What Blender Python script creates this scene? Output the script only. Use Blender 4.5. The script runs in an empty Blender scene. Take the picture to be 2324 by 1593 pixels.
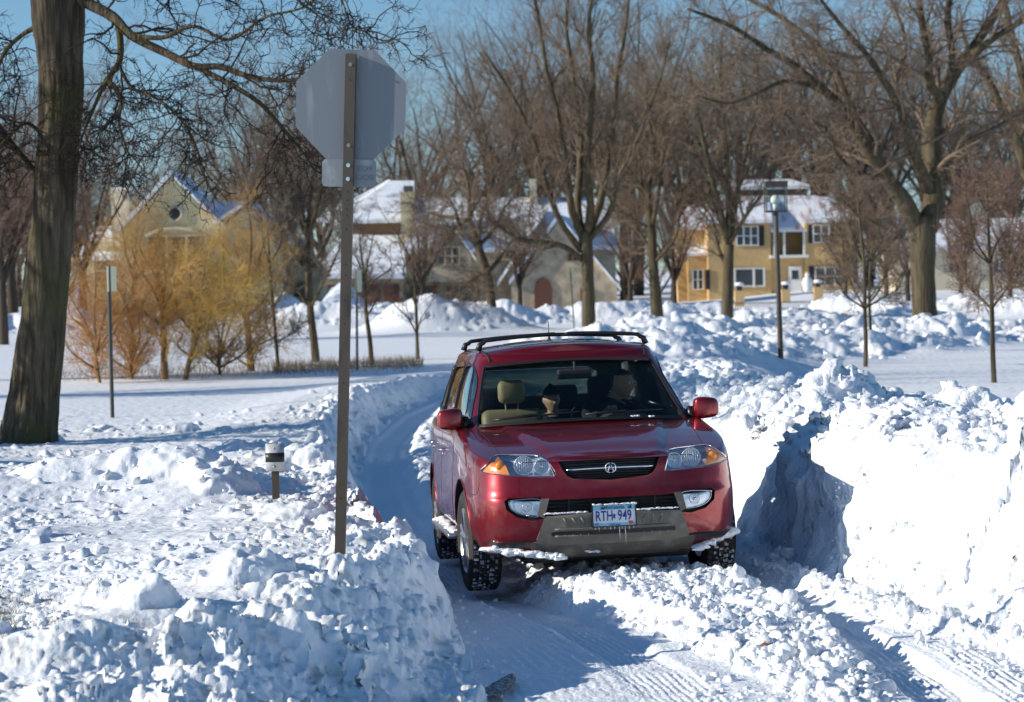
import bpy, bmesh, math, random
import numpy as np
from mathutils import Vector, Matrix
from mathutils.bvhtree import BVHTree
SC = bpy.context.scene
COL = SC.collection
rad = math.radians
# ------------------------------------------------------------------ camera
CAM_Z = 2.2
PITCH, ROLL = rad(-1.69), rad(1.0)
fw = np.array([0, math.cos(PITCH), math.sin(PITCH)]); up = np.array([0, -math.sin(PITCH), math.cos(PITCH)]); rt = np.array([1., 0, 0])
rt2 = math.cos(ROLL) * rt - math.sin(ROLL) * up
up2 = math.sin(ROLL) * rt + math.cos(ROLL) * up
camd = bpy.data.cameras.new('camera')
cam = bpy.data.objects.new('camera', camd); COL.objects.link(cam)
cam.matrix_world = Matrix(((rt2[0], up2[0], -fw[0], 0), (rt2[1], up2[1], -fw[1], 0), (rt2[2], up2[2], -fw[2], CAM_Z), (0, 0, 0, 1)))
camd.lens = 85.0; camd.sensor_width = 36; camd.clip_start = 0.1; camd.clip_end = 6000
camd.dof.use_dof = True; camd.dof.focus_distance = 16.8; camd.dof.aperture_fstop = 4.2
SC.camera = cam
# ------------------------------------------------------------------ world, sun, exposure
SUN_EL, SUN_EPS = 21.0, 8.0
sd = Vector((-math.cos(rad(SUN_EPS)) * math.cos(rad(SUN_EL)), -math.sin(rad(SUN_EPS)) * math.cos(rad(SUN_EL)), math.sin(rad(SUN_EL))))
W = bpy.data.worlds.new('World'); SC.world = W; W.use_nodes = True
nt = W.node_tree; bg = nt.nodes['Background']
sky = nt.nodes.new('ShaderNodeTexSky'); sky.sky_type = 'NISHITA'; sky.sun_disc = False
sky.sun_elevation = rad(SUN_EL); sky.sun_rotation = math.atan2(sd.x, sd.y)
sky.air_density = 1.0; sky.dust_density = 0.0; sky.ozone_density = 2.0; sky.altitude = 300
tcw = nt.nodes.new('ShaderNodeTexCoord'); mpw = nt.nodes.new('ShaderNodeMapping'); mpw.inputs['Location'].default_value = (0, 0, .055)
nt.links.new(tcw.outputs['Generated'], mpw.inputs[0]); nt.links.new(mpw.outputs[0], sky.inputs[0])   # clear winter air: blue right down to the skyline
hs = nt.nodes.new('ShaderNodeHueSaturation'); hs.inputs['Saturation'].default_value = 1.22; nt.links.new(sky.outputs[0], hs.inputs['Color'])
nt.links.new(hs.outputs[0], bg.inputs[0]); bg.inputs[1].default_value = 0.115
sl = bpy.data.lights.new('sun', 'SUN'); sl.energy = 5.0; sl.angle = rad(0.55); sl.color = (1.0, 0.94, 0.83)
so = bpy.data.objects.new('sun', sl); COL.objects.link(so)
so.rotation_mode = 'QUATERNION'; so.rotation_quaternion = sd.to_track_quat('Z', 'Y')
SC.view_settings.view_transform = 'Standard'; SC.view_settings.look = 'None'; SC.view_settings.exposure = 0.2; SC.view_settings.gamma = 1
SC.render.engine = 'CYCLES'
SC.cycles.use_denoising = True
SC.cycles.max_bounces = 8; SC.cycles.transparent_max_bounces = 12; SC.cycles.diffuse_bounces = 4; SC.cycles.glossy_bounces = 3
SC.cycles.caustics_reflective = False; SC.cycles.caustics_refractive = False
# pixel helper in a 2323 x 1593 picture: world point seen at (px, py) at depth Y (used to lay the place out)
FD = 7083 / 1.29139
def ray(px, py):
    v = np.array([(px - 1161.5) / FD, 1, -(py - 796.5) / FD])
    return v[0] * rt2 + v[1] * fw + v[2] * up2
def atY(px, py, Y):
    d = ray(px, py); return np.array([0, 0, CAM_Z]) + d * (Y / d[1])
def atZ(px, py, z):
    d = ray(px, py); return np.array([0, 0, CAM_Z]) + d * ((z - CAM_Z) / d[2])
# ------------------------------------------------------------------ helpers
def props(o, label=None, cat=None, group=None, kind=None):
    if label: o['label'] = label
    if cat: o['category'] = cat
    if group: o['group'] = group
    if kind: o['kind'] = kind
    return o
def mesh_np(name, V, F, mats=None, smooth=False, mi=None):
    V = np.asarray(V, dtype=np.float32)
    me = bpy.data.meshes.new(name)
    if isinstance(F, np.ndarray):
        n, k = F.shape
        me.vertices.add(len(V)); me.vertices.foreach_set('co', V.ravel())
        me.loops.add(n * k); me.loops.foreach_set('vertex_index', F.astype(np.int32).ravel())
        me.polygons.add(n); me.polygons.foreach_set('loop_start', np.arange(0, n * k, k, dtype=np.int32))
        me.update(calc_edges=True)
    else:
        me.from_pydata([tuple(v) for v in V.tolist()], [], [tuple(int(i) for i in f) for f in F])
        me.update()
    if mats:
        for m in (mats if isinstance(mats, (list, tuple)) else [mats]): me.materials.append(m)
    if smooth: me.polygons.foreach_set('use_smooth', np.ones(len(me.polygons), dtype=bool))
    if mi is not None: me.polygons.foreach_set('material_index', np.asarray(mi, dtype=np.int32))
    return me
def link(name, me, parent=None, loc=None):
    o = bpy.data.objects.new(name, me); COL.objects.link(o)
    if parent: o.parent = parent
    if loc is not None: o.location = loc
    return o
def empty(name, loc=(0, 0, 0), parent=None):
    o = bpy.data.objects.new(name, None); COL.objects.link(o); o.location = loc; o.empty_display_size = .3
    if parent: o.parent = parent
    return o
class MB:
    """collects shapes, builds one mesh object"""
    def __init__(s): s.V = []; s.F = []; s.M = []; s.n = 0
    def add(s, V, F, mi=0):
        V = np.asarray(V, float)
        s.V.append(V); s.F += [tuple(int(i) + s.n for i in f) for f in F]; s.M += [mi] * len(F); s.n += len(V); return s
    def box(s, a, b, mi=0, bev=0):
        x0, y0, z0 = a; x1, y1, z1 = b
        if bev:
            bm = bmesh.new(); bmesh.ops.create_cube(bm, size=1)
            for v in bm.verts: v.co = Vector(((x0 + x1) / 2 + v.co.x * (x1 - x0), (y0 + y1) / 2 + v.co.y * (y1 - y0), (z0 + z1) / 2 + v.co.z * (z1 - z0)))
            bmesh.ops.bevel(bm, geom=bm.edges[:], offset=bev, segments=3, profile=.5, affect='EDGES')
            bm.verts.index_update(); V = [v.co[:] for v in bm.verts]; F = [[v.index for v in f.verts] for f in bm.faces]; bm.free()
            return s.add(V, F, mi)
        V = [(x0, y0, z0), (x1, y0, z0), (x1, y1, z0), (x0, y1, z0), (x0, y0, z1), (x1, y0, z1), (x1, y1, z1), (x0, y1, z1)]
        return s.add(V, [(0, 3, 2, 1), (4, 5, 6, 7), (0, 1, 5, 4), (1, 2, 6, 5), (2, 3, 7, 6), (3, 0, 4, 7)], mi)
    def prism(s, poly, axis, a, b, mi=0):
        """2D polygon extruded along axis from a to b"""
        n = len(poly); V = []
        for t in (a, b):
            for p in poly:
                q = list(p); q.insert(axis, t); V.append(q)
        F = [tuple(range(n))[::-1], tuple(range(n, 2 * n))] + [(i, (i + 1) % n, n + (i + 1) % n, n + i) for i in range(n)]
        return s.add(V, F, mi)
    def tube(s, P, r, sides=8, mi=0, cap=True):
        P = np.asarray(P, float); n = len(P); R = np.full(n, r) if np.isscalar(r) else np.asarray(r, float)
        T = np.gradient(P, axis=0); T /= np.linalg.norm(T, axis=1)[:, None] + 1e-9
        ref = np.array([0, 0, 1.]) if abs(T[0][2]) < .9 else np.array([1., 0, 0]); V = []
        for i in range(n):
            u = np.cross(T[i], ref); u /= np.linalg.norm(u) + 1e-9; w = np.cross(T[i], u)
            for k in range(sides):
                a = 2 * math.pi * k / sides; V.append(P[i] + R[i] * (math.cos(a) * u + math.sin(a) * w))
        F = [(i * sides + k, i * sides + (k + 1) % sides, (i + 1) * sides + (k + 1) % sides, (i + 1) * sides + k) for i in range(n - 1) for k in range(sides)]
        if cap: F += [tuple(range(sides))[::-1], tuple(range((n - 1) * sides, n * sides))]
        return s.add(V, F, mi)
    def lathe(s, prof, n=24, axis=2, c=(0, 0, 0), mi=0):
        """prof: (r, h) list turned about an axis"""
        V = []; m = len(prof)
        for k in range(n):
            a = 2 * math.pi * k / n
            for r, h in prof:
                p = [r * math.cos(a), r * math.sin(a)]; p.insert(axis, h); V.append((p[0] + c[0], p[1] + c[1], p[2] + c[2]))
        F = [(k * m + i, ((k + 1) % n) * m + i, ((k + 1) % n) * m + i + 1, k * m + i + 1) for k in range(n) for i in range(m - 1)]
        return s.add(V, F, mi)
    def sphere(s, c, r, mi=0, sub=2, sq=(1, 1, 1)):
        bm = bmesh.new(); bmesh.ops.create_icosphere(bm, subdivisions=sub, radius=1)
        bm.verts.index_update(); V = [(c[0] + v.co.x * r * sq[0], c[1] + v.co.y * r * sq[1], c[2] + v.co.z * r * sq[2]) for v in bm.verts]
        F = [[v.index for v in f.verts] for f in bm.faces]; bm.free(); return s.add(V, F, mi)
    def build(s, name, mats, parent=None, smooth=False, loc=None, angle=None):
        me = mesh_np(name, np.concatenate(s.V), s.F, mats, smooth or angle is not None, s.M)
        if angle is not None: me.set_sharp_from_angle(angle=rad(angle))
        return link(name, me, parent, loc)
# ------------------------------------------------------------------ materials
def mat(name, base=(.5, .5, .5), rough=.6, metal=0, spec=.5, coat=0, noise=None, bump=None, **kw):
    """noise: (scale, amount, second colour, stretch) ; bump: (scale, strength, distance, stretch)"""
    m = bpy.data.materials.new(name); m.use_nodes = True; N = m.node_tree.nodes; L = m.node_tree.links
    b = N['Principled BSDF']; b.inputs['Base Color'].default_value = (*base, 1); b.inputs['Roughness'].default_value = rough
    b.inputs['Metallic'].default_value = metal; b.inputs['Specular IOR Level'].default_value = spec
    if coat: b.inputs['Coat Weight'].default_value = coat; b.inputs['Coat Roughness'].default_value = kw.get('coatrough', .04)
    tc = N.new('ShaderNodeTexCoord')
    if noise:
        sc, lo, c2, st = noise
        mp = N.new('ShaderNodeMapping'); mp.inputs['Scale'].default_value = st; L.new(tc.outputs['Object'], mp.inputs[0])
        t = N.new('ShaderNodeTexNoise'); t.inputs['Scale'].default_value = sc; t.inputs['Detail'].default_value = 5; L.new(mp.outputs[0], t.inputs['Vector'])
        r = N.new('ShaderNodeValToRGB'); r.color_ramp.elements[0].position = lo - .12; r.color_ramp.elements[1].position = lo + .12
        r.color_ramp.elements[0].color = (*base, 1); r.color_ramp.elements[1].color = (*c2, 1)
        L.new(t.outputs['Fac'], r.inputs[0]); L.new(r.outputs[0], b.inputs['Base Color'])
    if bump:
        sc, stg, dist, st = bump
        mp = N.new('ShaderNodeMapping'); mp.inputs['Scale'].default_value = st; L.new(tc.outputs['Object'], mp.inputs[0])
        t = N.new('ShaderNodeTexNoise'); t.inputs['Scale'].default_value = sc; t.inputs['Detail'].default_value = 6; L.new(mp.outputs[0], t.inputs['Vector'])
        bp = N.new('ShaderNodeBump'); bp.inputs['Strength'].default_value = stg; bp.inputs['Distance'].default_value = dist
        L.new(t.outputs['Fac'], bp.inputs['Height']); L.new(bp.outputs[0], b.inputs['Normal'])
    return m
I1 = (1, 1, 1)
M = {}
M['snow'] = mat('snow', (.86, .88, .91), .6, spec=.2, bump=(34, .8, .02, I1))
M['snow2'] = mat('snow_far', (.9, .91, .93), .6, spec=.2, bump=(7, .5, .05, I1))
M['snowdirty'] = mat('snow_dirty', (.88, .89, .9), .6, spec=.2, noise=(9, .66, (.55, .51, .45), I1), bump=(30, .6, .012, I1))
M['paint'] = mat('red_paint', (.27, .003, .006), .30, .6, .5, coat=.7, coatrough=.03, noise=(60, .55, (.24, .003, .006), I1))
M['dark'] = mat('dark_plastic', (.012, .012, .013), .6)
M['black'] = mat('black_trim', (.016, .016, .018), .38)
M['guard'] = mat('grey_cladding', (.135, .12, .095), .6, noise=(14, .62, (.20, .18, .15), I1), bump=(120, .2, .002, I1))
M['guard2'] = mat('dark_cladding', (.075, .068, .058), .65, noise=(9, .6, (.16, .15, .13), I1))
M['chrome'] = mat('chrome', (.8, .8, .82), .12, 1)
M['alloy'] = mat('alloy', (.62, .62, .63), .28, .9)
M['rubber'] = mat('tyre_rubber', (.022, .021, .02), .8, bump=(60, .3, .003, I1))
M['cabin'] = mat('cabin_trim', (.13, .12, .085), .8)
M['cabindark'] = mat('cabin_dark', (.018, .018, .02), .8)
M['seat'] = mat('beige_leather', (.38, .31, .18), .5)
M['pillar'] = mat('door_seal', (.02, .02, .02), .5)
M['amber'] = mat('amber_lens', (.95, .27, .015), .3, coat=.5)
M['skin'] = mat('skin', (.50, .31, .21), .55)
M['coat'] = mat('dark_coat', (.015, .02, .04), .9, bump=(30, .4, .01, I1))
M['jacket'] = mat('black_jacket', (.012, .012, .014), .85, bump=(22, .4, .01, I1))
M['hair'] = mat('dark_hair', (.03, .02, .015), .7)
M['knit'] = mat('black_knit', (.01, .01, .012), .95, bump=(90, .5, .004, I1))
M['white'] = mat('white_paint', (.78, .78, .76), .5)
def glass(name, tint, refl=1.0, rough=.0):
    m = bpy.data.materials.new(name); m.use_nodes = True; N = m.node_tree.nodes; L = m.node_tree.links
    for n in list(N):
        if n.type != 'OUTPUT_MATERIAL': N.remove(n)
    out = [n for n in N if n.type == 'OUTPUT_MATERIAL'][0]
    t = N.new('ShaderNodeBsdfTransparent'); t.inputs[0].default_value = (*tint, 1)
    g = N.new('ShaderNodeBsdfGlossy'); g.inputs['Roughness'].default_value = rough
    fr = N.new('ShaderNodeFresnel'); fr.inputs[0].default_value = 1.5
    mu = N.new('ShaderNodeMath'); mu.operation = 'MULTIPLY'; mu.inputs[1].default_value = refl; mu.use_clamp = True
    ge = N.new('ShaderNodeNewGeometry'); iv = N.new('ShaderNodeMath'); iv.operation = 'SUBTRACT'; iv.inputs[0].default_value = 1; L.new(ge.outputs['Backfacing'], iv.inputs[1])
    m0 = N.new('ShaderNodeMath'); m0.operation = 'MULTIPLY'; L.new(fr.outputs[0], m0.inputs[0]); L.new(iv.outputs[0], m0.inputs[1])
    mx = N.new('ShaderNodeMixShader'); L.new(m0.outputs[0], mu.inputs[0]); L.new(mu.outputs[0], mx.inputs[0]); L.new(t.outputs[0], mx.inputs[1]); L.new(g.outputs[0], mx.inputs[2]); L.new(mx.outputs[0], out.inputs[0])
    return m
M['windshield'] = glass('windshield_glass', (.74, .78, .76), .6)
M['sideglass'] = glass('side_glass', (.90, .92, .92), 2.5)
M['rearglass'] = glass('rear_glass', (.30, .36, .34), 1.0)
M['lens'] = glass('lamp_lens', (.95, .97, 1), 1.4)
def grime(m):
    """salt film and dried spray on the lower body"""
    N = m.node_tree.nodes; L = m.node_tree.links; b = N['Principled BSDF']; src = b.inputs['Base Color'].links[0].from_socket
    tc = N.new('ShaderNodeTexCoord'); sp = N.new('ShaderNodeSeparateXYZ'); L.new(tc.outputs['Object'], sp.inputs[0])
    mr = N.new('ShaderNodeMapRange'); mr.inputs['From Min'].default_value = .95; mr.inputs['From Max'].default_value = .30; L.new(sp.outputs['Z'], mr.inputs['Value'])
    t = N.new('ShaderNodeTexNoise'); t.inputs['Scale'].default_value = 5; t.inputs['Detail'].default_value = 9; t.inputs['Roughness'].default_value = .7; L.new(tc.outputs['Object'], t.inputs['Vector'])
    r = N.new('ShaderNodeValToRGB'); r.color_ramp.elements[0].position = .44; r.color_ramp.elements[1].position = .72; L.new(t.outputs['Fac'], r.inputs[0])
    mu = N.new('ShaderNodeMath'); mu.operation = 'MULTIPLY'; L.new(mr.outputs[0], mu.inputs[0]); L.new(r.outputs[0], mu.inputs[1])
    m2 = N.new('ShaderNodeMath'); m2.operation = 'MULTIPLY'; m2.inputs[1].default_value = .32; L.new(mu.outputs[0], m2.inputs[0])
    mx = N.new('ShaderNodeMixRGB'); L.new(m2.outputs[0], mx.inputs[0]); L.new(src, mx.inputs[1]); mx.inputs[2].default_value = (.36, .30, .29, 1); L.new(mx.outputs[0], b.inputs['Base Color'])
    ic = N.new('ShaderNodeMath'); ic.operation = 'SUBTRACT'; ic.inputs[0].default_value = 1; L.new(m2.outputs[0], ic.inputs[1]); L.new(ic.outputs[0], b.inputs['Coat Weight'])
grime(M['paint'])
def bark(name, c1, c2, moss=None, sc=6):
    m = mat(name, c1, .9, spec=.1, noise=(sc * 1.6, .5, c2, (1, 1, .12)), bump=(sc * 3.2, 1.0, .06, (1, 1, .12)))
    if moss:
        N = m.node_tree.nodes; L = m.node_tree.links; b = N['Principled BSDF']
        src = b.inputs['Base Color'].links[0].from_socket
        t = N.new('ShaderNodeTexNoise'); t.inputs['Scale'].default_value = 1.3; t.inputs['Detail'].default_value = 6
        tc = N.new('ShaderNodeTexCoord'); L.new(tc.outputs['Object'], t.inputs['Vector'])
        r = N.new('ShaderNodeValToRGB'); r.color_ramp.elements[0].position = .5; r.color_ramp.elements[1].position = .62
        L.new(t.outputs['Fac'], r.inputs[0])
        mx = N.new('ShaderNodeMixRGB'); L.new(r.outputs[0], mx.inputs[0]); L.new(src, mx.inputs[1]); mx.inputs[2].default_value = (*moss, 1)
        L.new(mx.outputs[0], b.inputs['Base Color'])
    return m
M['bark_big'] = bark('grey_brown_bark', (.062, .048, .033), (.16, .125, .085), (.10, .09, .042), 9)
M['bark_olive'] = bark('olive_bark', (.075, .058, .036), (.13, .105, .066), None, 5)
M['bark_dark'] = bark('dark_bark', (.06, .045, .034), (.10, .078, .06), None, 5)
M['twig'] = mat('brown_twigs', (.20, .148, .105), .9, spec=.1)
M['twig_grey'] = mat('grey_brown_twigs', (.195, .155, .12), .9, spec=.1)
M['twig_dark'] = mat('dark_twigs', (.06, .042, .032), .9, spec=.1)
M['twig_red'] = mat('reddish_twigs', (.19, .125, .092), .9, spec=.1)
M['willow'] = mat('yellow_twigs', (.62, .37, .13), .8, spec=.1)
M['willow2'] = mat('olive_yellow_twigs', (.55, .35, .10), .8, spec=.1)
M['willow3'] = mat('orange_brown_twigs', (.52, .28, .11), .8, spec=.1)
# ------------------------------------------------------------------ noise
def _h(ix, iy, seed):
    h = (ix.astype(np.int64) * 374761393 + iy.astype(np.int64) * 668265263 + seed * 974711) & 0xFFFFFFFF
    h = ((h ^ (h >> 13)) * 1274126177) & 0xFFFFFFFF
    h = ((h ^ (h >> 15)) * 2246822519) & 0xFFFFFFFF
    return ((h ^ (h >> 16)) & 0xFFFFFF) / float(0xFFFFFF)
def vn(x, y, seed=0):
    ix = np.floor(x); iy = np.floor(y); fx = x - ix; fy = y - iy
    fx = fx * fx * fx * (fx * (fx * 6 - 15) + 10); fy = fy * fy * fy * (fy * (fy * 6 - 15) + 10)
    a = _h(ix, iy, seed); b = _h(ix + 1, iy, seed); c = _h(ix, iy + 1, seed); d = _h(ix + 1, iy + 1, seed)
    return (a + (b - a) * fx) * (1 - fy) + (c + (d - c) * fx) * fy - .5
def fbm(x, y, sc, octv=4, seed=0, gain=.5):
    s = 0; a = 1.0
    for o in range(octv):
        s = s + a * vn(x / sc + 17.3 * o, y / sc - 9.1 * o, seed + o); sc *= .5; a *= gain
    return s
def lumps(x, y, cell, dens, seed, flat=.7):
    """field of rounded blocks; dens = array 0..1 of how often a cell holds a block"""
    out = np.zeros_like(x); m = dens > .01
    if not m.any(): return out
    X = x[m]; Y = y[m]; D = dens[m]
    wx = X + cell * .35 * vn(X / cell * 1.7, Y / cell * 1.7, seed + 50) + cell * .14 * vn(X / cell * 5, Y / cell * 5, seed + 52)
    wy = Y + cell * .35 * vn(X / cell * 1.7, Y / cell * 1.7, seed + 51) + cell * .14 * vn(X / cell * 5, Y / cell * 5, seed + 53)
    cx = np.floor(wx / cell); cy = np.floor(wy / cell); best = np.zeros_like(X)
    for dx in (-1, 0, 1):
        for dy in (-1, 0, 1):
            ix = cx + dx; iy = cy + dy
            px = (ix + .5 + .6 * (_h(ix, iy, seed) - .5)) * cell; py = (iy + .5 + .6 * (_h(ix, iy, seed + 1) - .5)) * cell
            r = cell * (.25 + .45 * _h(ix, iy, seed + 2) ** 2)
            on = _h(ix, iy, seed + 3) < D
            d2 = r * r - (wx - px) ** 2 - (wy - py) ** 2
            best = np.maximum(best, np.where(on & (d2 > 0), np.sqrt(np.maximum(d2, 0)) * flat * (.6 + .7 * _h(ix, iy, seed + 4)), 0))
    out[m] = best
    return out
def vn3(x, y, z, seed=0):
    ix = np.floor(x); iy = np.floor(y); iz = np.floor(z); fx = x - ix; fy = y - iy; fz = z - iz
    fx = fx * fx * (3 - 2 * fx); fy = fy * fy * (3 - 2 * fy); fz = fz * fz * (3 - 2 * fz); r = 0
    for k in (0, 1):
        h = lambda a, b: _h(ix + a, iy + b + (iz + k) * 57, seed)
        s = (h(0, 0) * (1 - fx) + h(1, 0) * fx) * (1 - fy) + (h(0, 1) * (1 - fx) + h(1, 1) * fx) * fy
        r = r + s * (fz if k else 1 - fz)
    return r - .5
def fbm3(P, sc, octv, seed, gain=.55):
    s = 0; a = 1.0
    for o in range(octv): s = s + a * vn3(P[:, 0] / sc + 3.1 * o, P[:, 1] / sc, P[:, 2] / sc, seed + o); sc *= .5; a *= gain
    return s
def ss(a, b, x):
    t = np.clip((x - a) / (b - a), 0, 1); return t * t * (3 - 2 * t)
# ================================================================== TERRAIN
_TB = {}
def tab(y, ys, vs):
    k = (tuple(ys), tuple(vs))
    if k not in _TB:     # table smoothed over about a metre so that edges and ruts run in curves
        g = np.arange(0, 420, .05); v = np.interp(g, ys, vs); w = np.exp(-np.linspace(-2.5, 2.5, 41) ** 2 / 2); w /= w.sum()
        _TB[k] = np.convolve(np.pad(v, 20, mode='edge'), w, 'valid')
    v = _TB[k]; t = np.clip(np.asarray(y, float) / .05, 0, len(v) - 1.001); i = t.astype(int); f = t - i
    return v[i] * (1 - f) + v[i + 1] * f
def XL(y): return tab(y, [6, 12.5, 14, 17, 20.7, 27.4, 35.5, 43, 50, 58, 66], [.2, -.18, -.28, -.55, -1.02, -1.74, -2.17, -2.07, -1.5, .6, 4])
def XR(y): return tab(y, [6, 12, 13.6, 15, 16, 17, 18.6, 20.7, 27, 35, 43, 50, 58, 66], [4.4, 3.25, 2.92, 2.58, 2.36, 2.14, 2.05, 2.0, 1.5, 1.05, 1.2, 2.0, 4.6, 9])
def TL(y): return tab(y, [6, 12.3, 13.2, 15.4, 16.2, 17.44, 20.13, 25, 30, 36, 43, 50], [1.3, .9, .78, .42, .18, -.25, -.56, -1.3, -1.72, -1.88, -1.72, -1.0])
def TR(y): return tab(y, [6, 12.3, 14.3, 16, 17.6, 20.3, 25, 30, 36, 43, 50], [2.4, 2.2, 2.05, 1.80, 1.45, 1.12, .45, .0, -.15, .0, .7])
def ZR(x, y): return tab(y, [6, 14, 17.5, 20.2, 25, 35, 60, 80], [.0, .0, -.045, -.12, -.16, -.16, -.1, 0]) + .022 * np.clip(x - .5, -2, 2)
def seg_dist(x, y, pts):
    best = np.full(x.shape, 1e9); tt = np.zeros(x.shape); acc = 0
    for (x0, y0), (x1, y1) in zip(pts[:-1], pts[1:]):
        dx, dy = x1 - x0, y1 - y0; L2 = dx * dx + dy * dy
        t = np.clip(((x - x0) * dx + (y - y0) * dy) / L2, 0, 1)
        d = np.hypot(x - x0 - t * dx, y - y0 - t * dy); m = d < best
        best = np.where(m, d, best); tt = np.where(m, acc + t * math.sqrt(L2), tt); acc += math.sqrt(L2)
    return best, tt
FARROAD = [(-.3, 49), (1.2, 58), (5, 66), (11, 74), (22, 82), (40, 88), (70, 92)]
FB1 = [(2.6, 47), (4.4, 55), (7.5, 62.5), (12.5, 69), (18, 74)]
FB2 = [(1.2, 65.5), (3.5, 70.5), (9.5, 79), (20, 87), (40, 93)]
FB3 = [(-26, 118), (-8, 116), (3, 119), (14, 122), (26, 116), (60, 112)]
FB4 = [(3, 78), (8, 92), (13, 104), (17, 108)]
MOUNDS = [  # x, y, radius, height: big clods and mounds with real volume
    (3.36, 15.55, .26, .30), (3.66, 15.7, .33, .34), (3.30, 24.6, .55, .24), (2.8, 25.4, .5, .14), (4.35, 22.6, .5, .20), (4.8, 23.4, .45, .18),
    (3.1, 19.4, .30, .16), (2.75, 20.6, .30, .12), (3.95, 19.6, .24, .22), (4.1, 17.9, .32, .18), (2.55, 18.3, .22, .08), (2.02, 18.05, .13, .10),
    (-1.55, 13.6, .26, .16), (-1.95, 12.75, .22, .16), (-2.35, 13.6, .2, .12), (-1.0, 15.2, .2, .1), (-.72, 15.8, .16, .1), (-.62, 16.9, .15, .13), (-1.25, 17.6, .2, .1),
    (-3.0, 21.3, .5, .18), (-2.5, 20.8, .35, .16), (-3.9, 21.7, .8, .15), (-1.75, 19.2, .35, .1), (-2.0, 24.5, .6, .15)]
def base_h(x, y):
    """large shapes only"""
    z = tab(y, [0, 20, 30, 45, 70, 100, 140, 170, 200, 260, 400], [.25, .28, .2, .08, 0, -.03, .0, .1, .3, 1.0, 2.5])
    z = z + .75 * ss(12, 24, x) * ss(120, 180, y) + .10 * fbm(x, y, 14, 3, 5) * ss(10, 40, y)
    return z
def height(x, y, detail=True):
    x = np.asarray(x, float); y = np.asarray(y, float)
    z = base_h(x, y)
    xl = XL(y); xr = XR(y); near = 1 - ss(52, 60, y)
    # wobble of the bank edges
    wob = .16 * fbm(x * .3, y, .9, 3, 11); wob2 = .2 * fbm(x * .3, y, 1.1, 3, 12)
    # ---- left bank
    hp = tab(y, [8, 11, 12.5, 14, 15, 16.6, 18.6, 20.5, 24, 30, 38, 46, 54], [.32, .38, .50, .60, .52, .42, .38, .36, .36, .34, .30, .26, .2])
    dcr = tab(y, [8, 11, 12.1, 13.8, 14.5, 15.5, 16.8, 19, 24, 40], [2.2, 1.6, 1.2, .66, .38, .32, .32, .40, .5, .6])
    xc = xl - dcr
    t = np.clip((x - xc + wob) / dcr, -20, 1)
    crest = z + (hp - z) * np.exp(-np.maximum(0, (xc - x) - .5) ** 2 / 1.3 ** 2)
    wn = 1 - ss(13.2, 15.2, y)
    steep = tab(y, [8, 13, 14.5, 16, 60], [.95, 1.0, .98, .95, .95])
    fall = 1 - ss(0, 1, np.clip(t / steep, 0, 1))
    side = ZR(x, y) + (hp - ZR(x, y)) * fall + wn * (.06 * np.exp(-((t - .64) / .13) ** 2) + .05 * np.exp(-((t - .93) / .07) ** 2))
    # second ridge on the left field
    r2 = .30 * np.exp(-((y - 21.6 - .25 * (x + 3)) / 1.0) ** 2) * ss(1.9, 2.9, -x) + .10 * np.exp(-((y - 25.5) / 1.5) ** 2) * ss(1.5, 4, -x)
    # drifts on the near left field
    dr = .10 * fbm(x, y * 1.3, 2.2, 3, 21) * (1 - ss(26, 34, y))
    zl = np.where(x < xc - wob, crest + r2 + dr, side)
    # ---- right bank
    hr = tab(y, [8, 12, 14, 16, 17.5, 19, 21, 25, 30, 40, 55], [.9, 1.0, 1.12, 1.18, 1.14, 1.0, .86, .9, .8, .55, .35])
    wr = tab(y, [8, 14, 16, 17.5, 18.5, 25, 40], [1.5, 1.10, .72, .34, .22, .5, .7])
    tr = (x - xr + wob2 * .7) / wr
    rise = ss(0, 1, tr) * .82 + .18 * ss(.7, 2.4, tr)
    back = 1 - ss(1.6, 3.9, x - xr - wr)
    zr_ = np.where(tr > 0, ZR(x, y) + (hr - ZR(x, y)) * rise, ZR(x, y))
    zrb = z + (zr_ - z) * back
    zright = np.where(x - xr - wr > 1.6, zrb, zr_) + .16 * fbm(x, y, 1.6, 3, 31) * ss(.4, 1.4, tr) * back
    nearz = np.where(x < xl, zl, np.where(x > xr - .25, zright, ZR(x, y)))
    # side() and road join
    nearz = np.where((x >= xl) & (x <= xr - .25), ZR(x, y), nearz)
    z = z * (1 - near) + nearz * near
    inroad = ss(0, .12, x - xl) * ss(0, .12, xr - x) * near
    # ---- mound of loose snow in front of the car, ruts, band beside the right rut
    wc = tab(y, [10, 12, 13, 14, 15, 16, 17.5, 18.2, 22], [1.75, 1.68, 1.62, 1.52, 1.34, 1.10, .70, .6, .3])
    hw = tab(y, [10, 11.6, 13, 14, 15, 16, 17.3, 18.2, 22], [.0, .14, .27, .42, .52, .60, .72, .55, .42])
    hm = tab(y, [10, 11.8, 13, 14, 15, 16.6, 17.4, 18.2, 22, 30], [.0, .02, .055, .09, .13, .19, .13, .07, .06, .05])
    u = np.abs(x - wc + .10 * fbm(x, y, .5, 2, 41)) / np.maximum(hw, .02)
    mound = hm * (1 - ss(.72, 1.04, u))
    z = z + mound * inroad
    dl = x - TL(y); drr = x - TR(y); wrp = .035 * vn(x / .5, y / .9, 99) + .012 * vn(x / .12, y / .3, 98)
    mid = (1 - ss(.36, .56, np.abs(x - (TL(y) + TR(y)) / 2 + .1 * fbm(x, y, .6, 2, 43)))) * inroad * ss(20.5, 22.5, y); z = z + .15 * mid
    z = z - .045 * inroad * (1 - ss(.14, .24, np.abs(dl))) * ss(11, 16, y) - .07 * inroad * (1 - ss(.13, .20, np.abs(drr)))
    band = ss(.22, .42, drr - .34 * (1 - ss(13.8, 15, y))) * inroad * (1 - ss(19, 24, y))
    z = z + .085 * band
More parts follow.
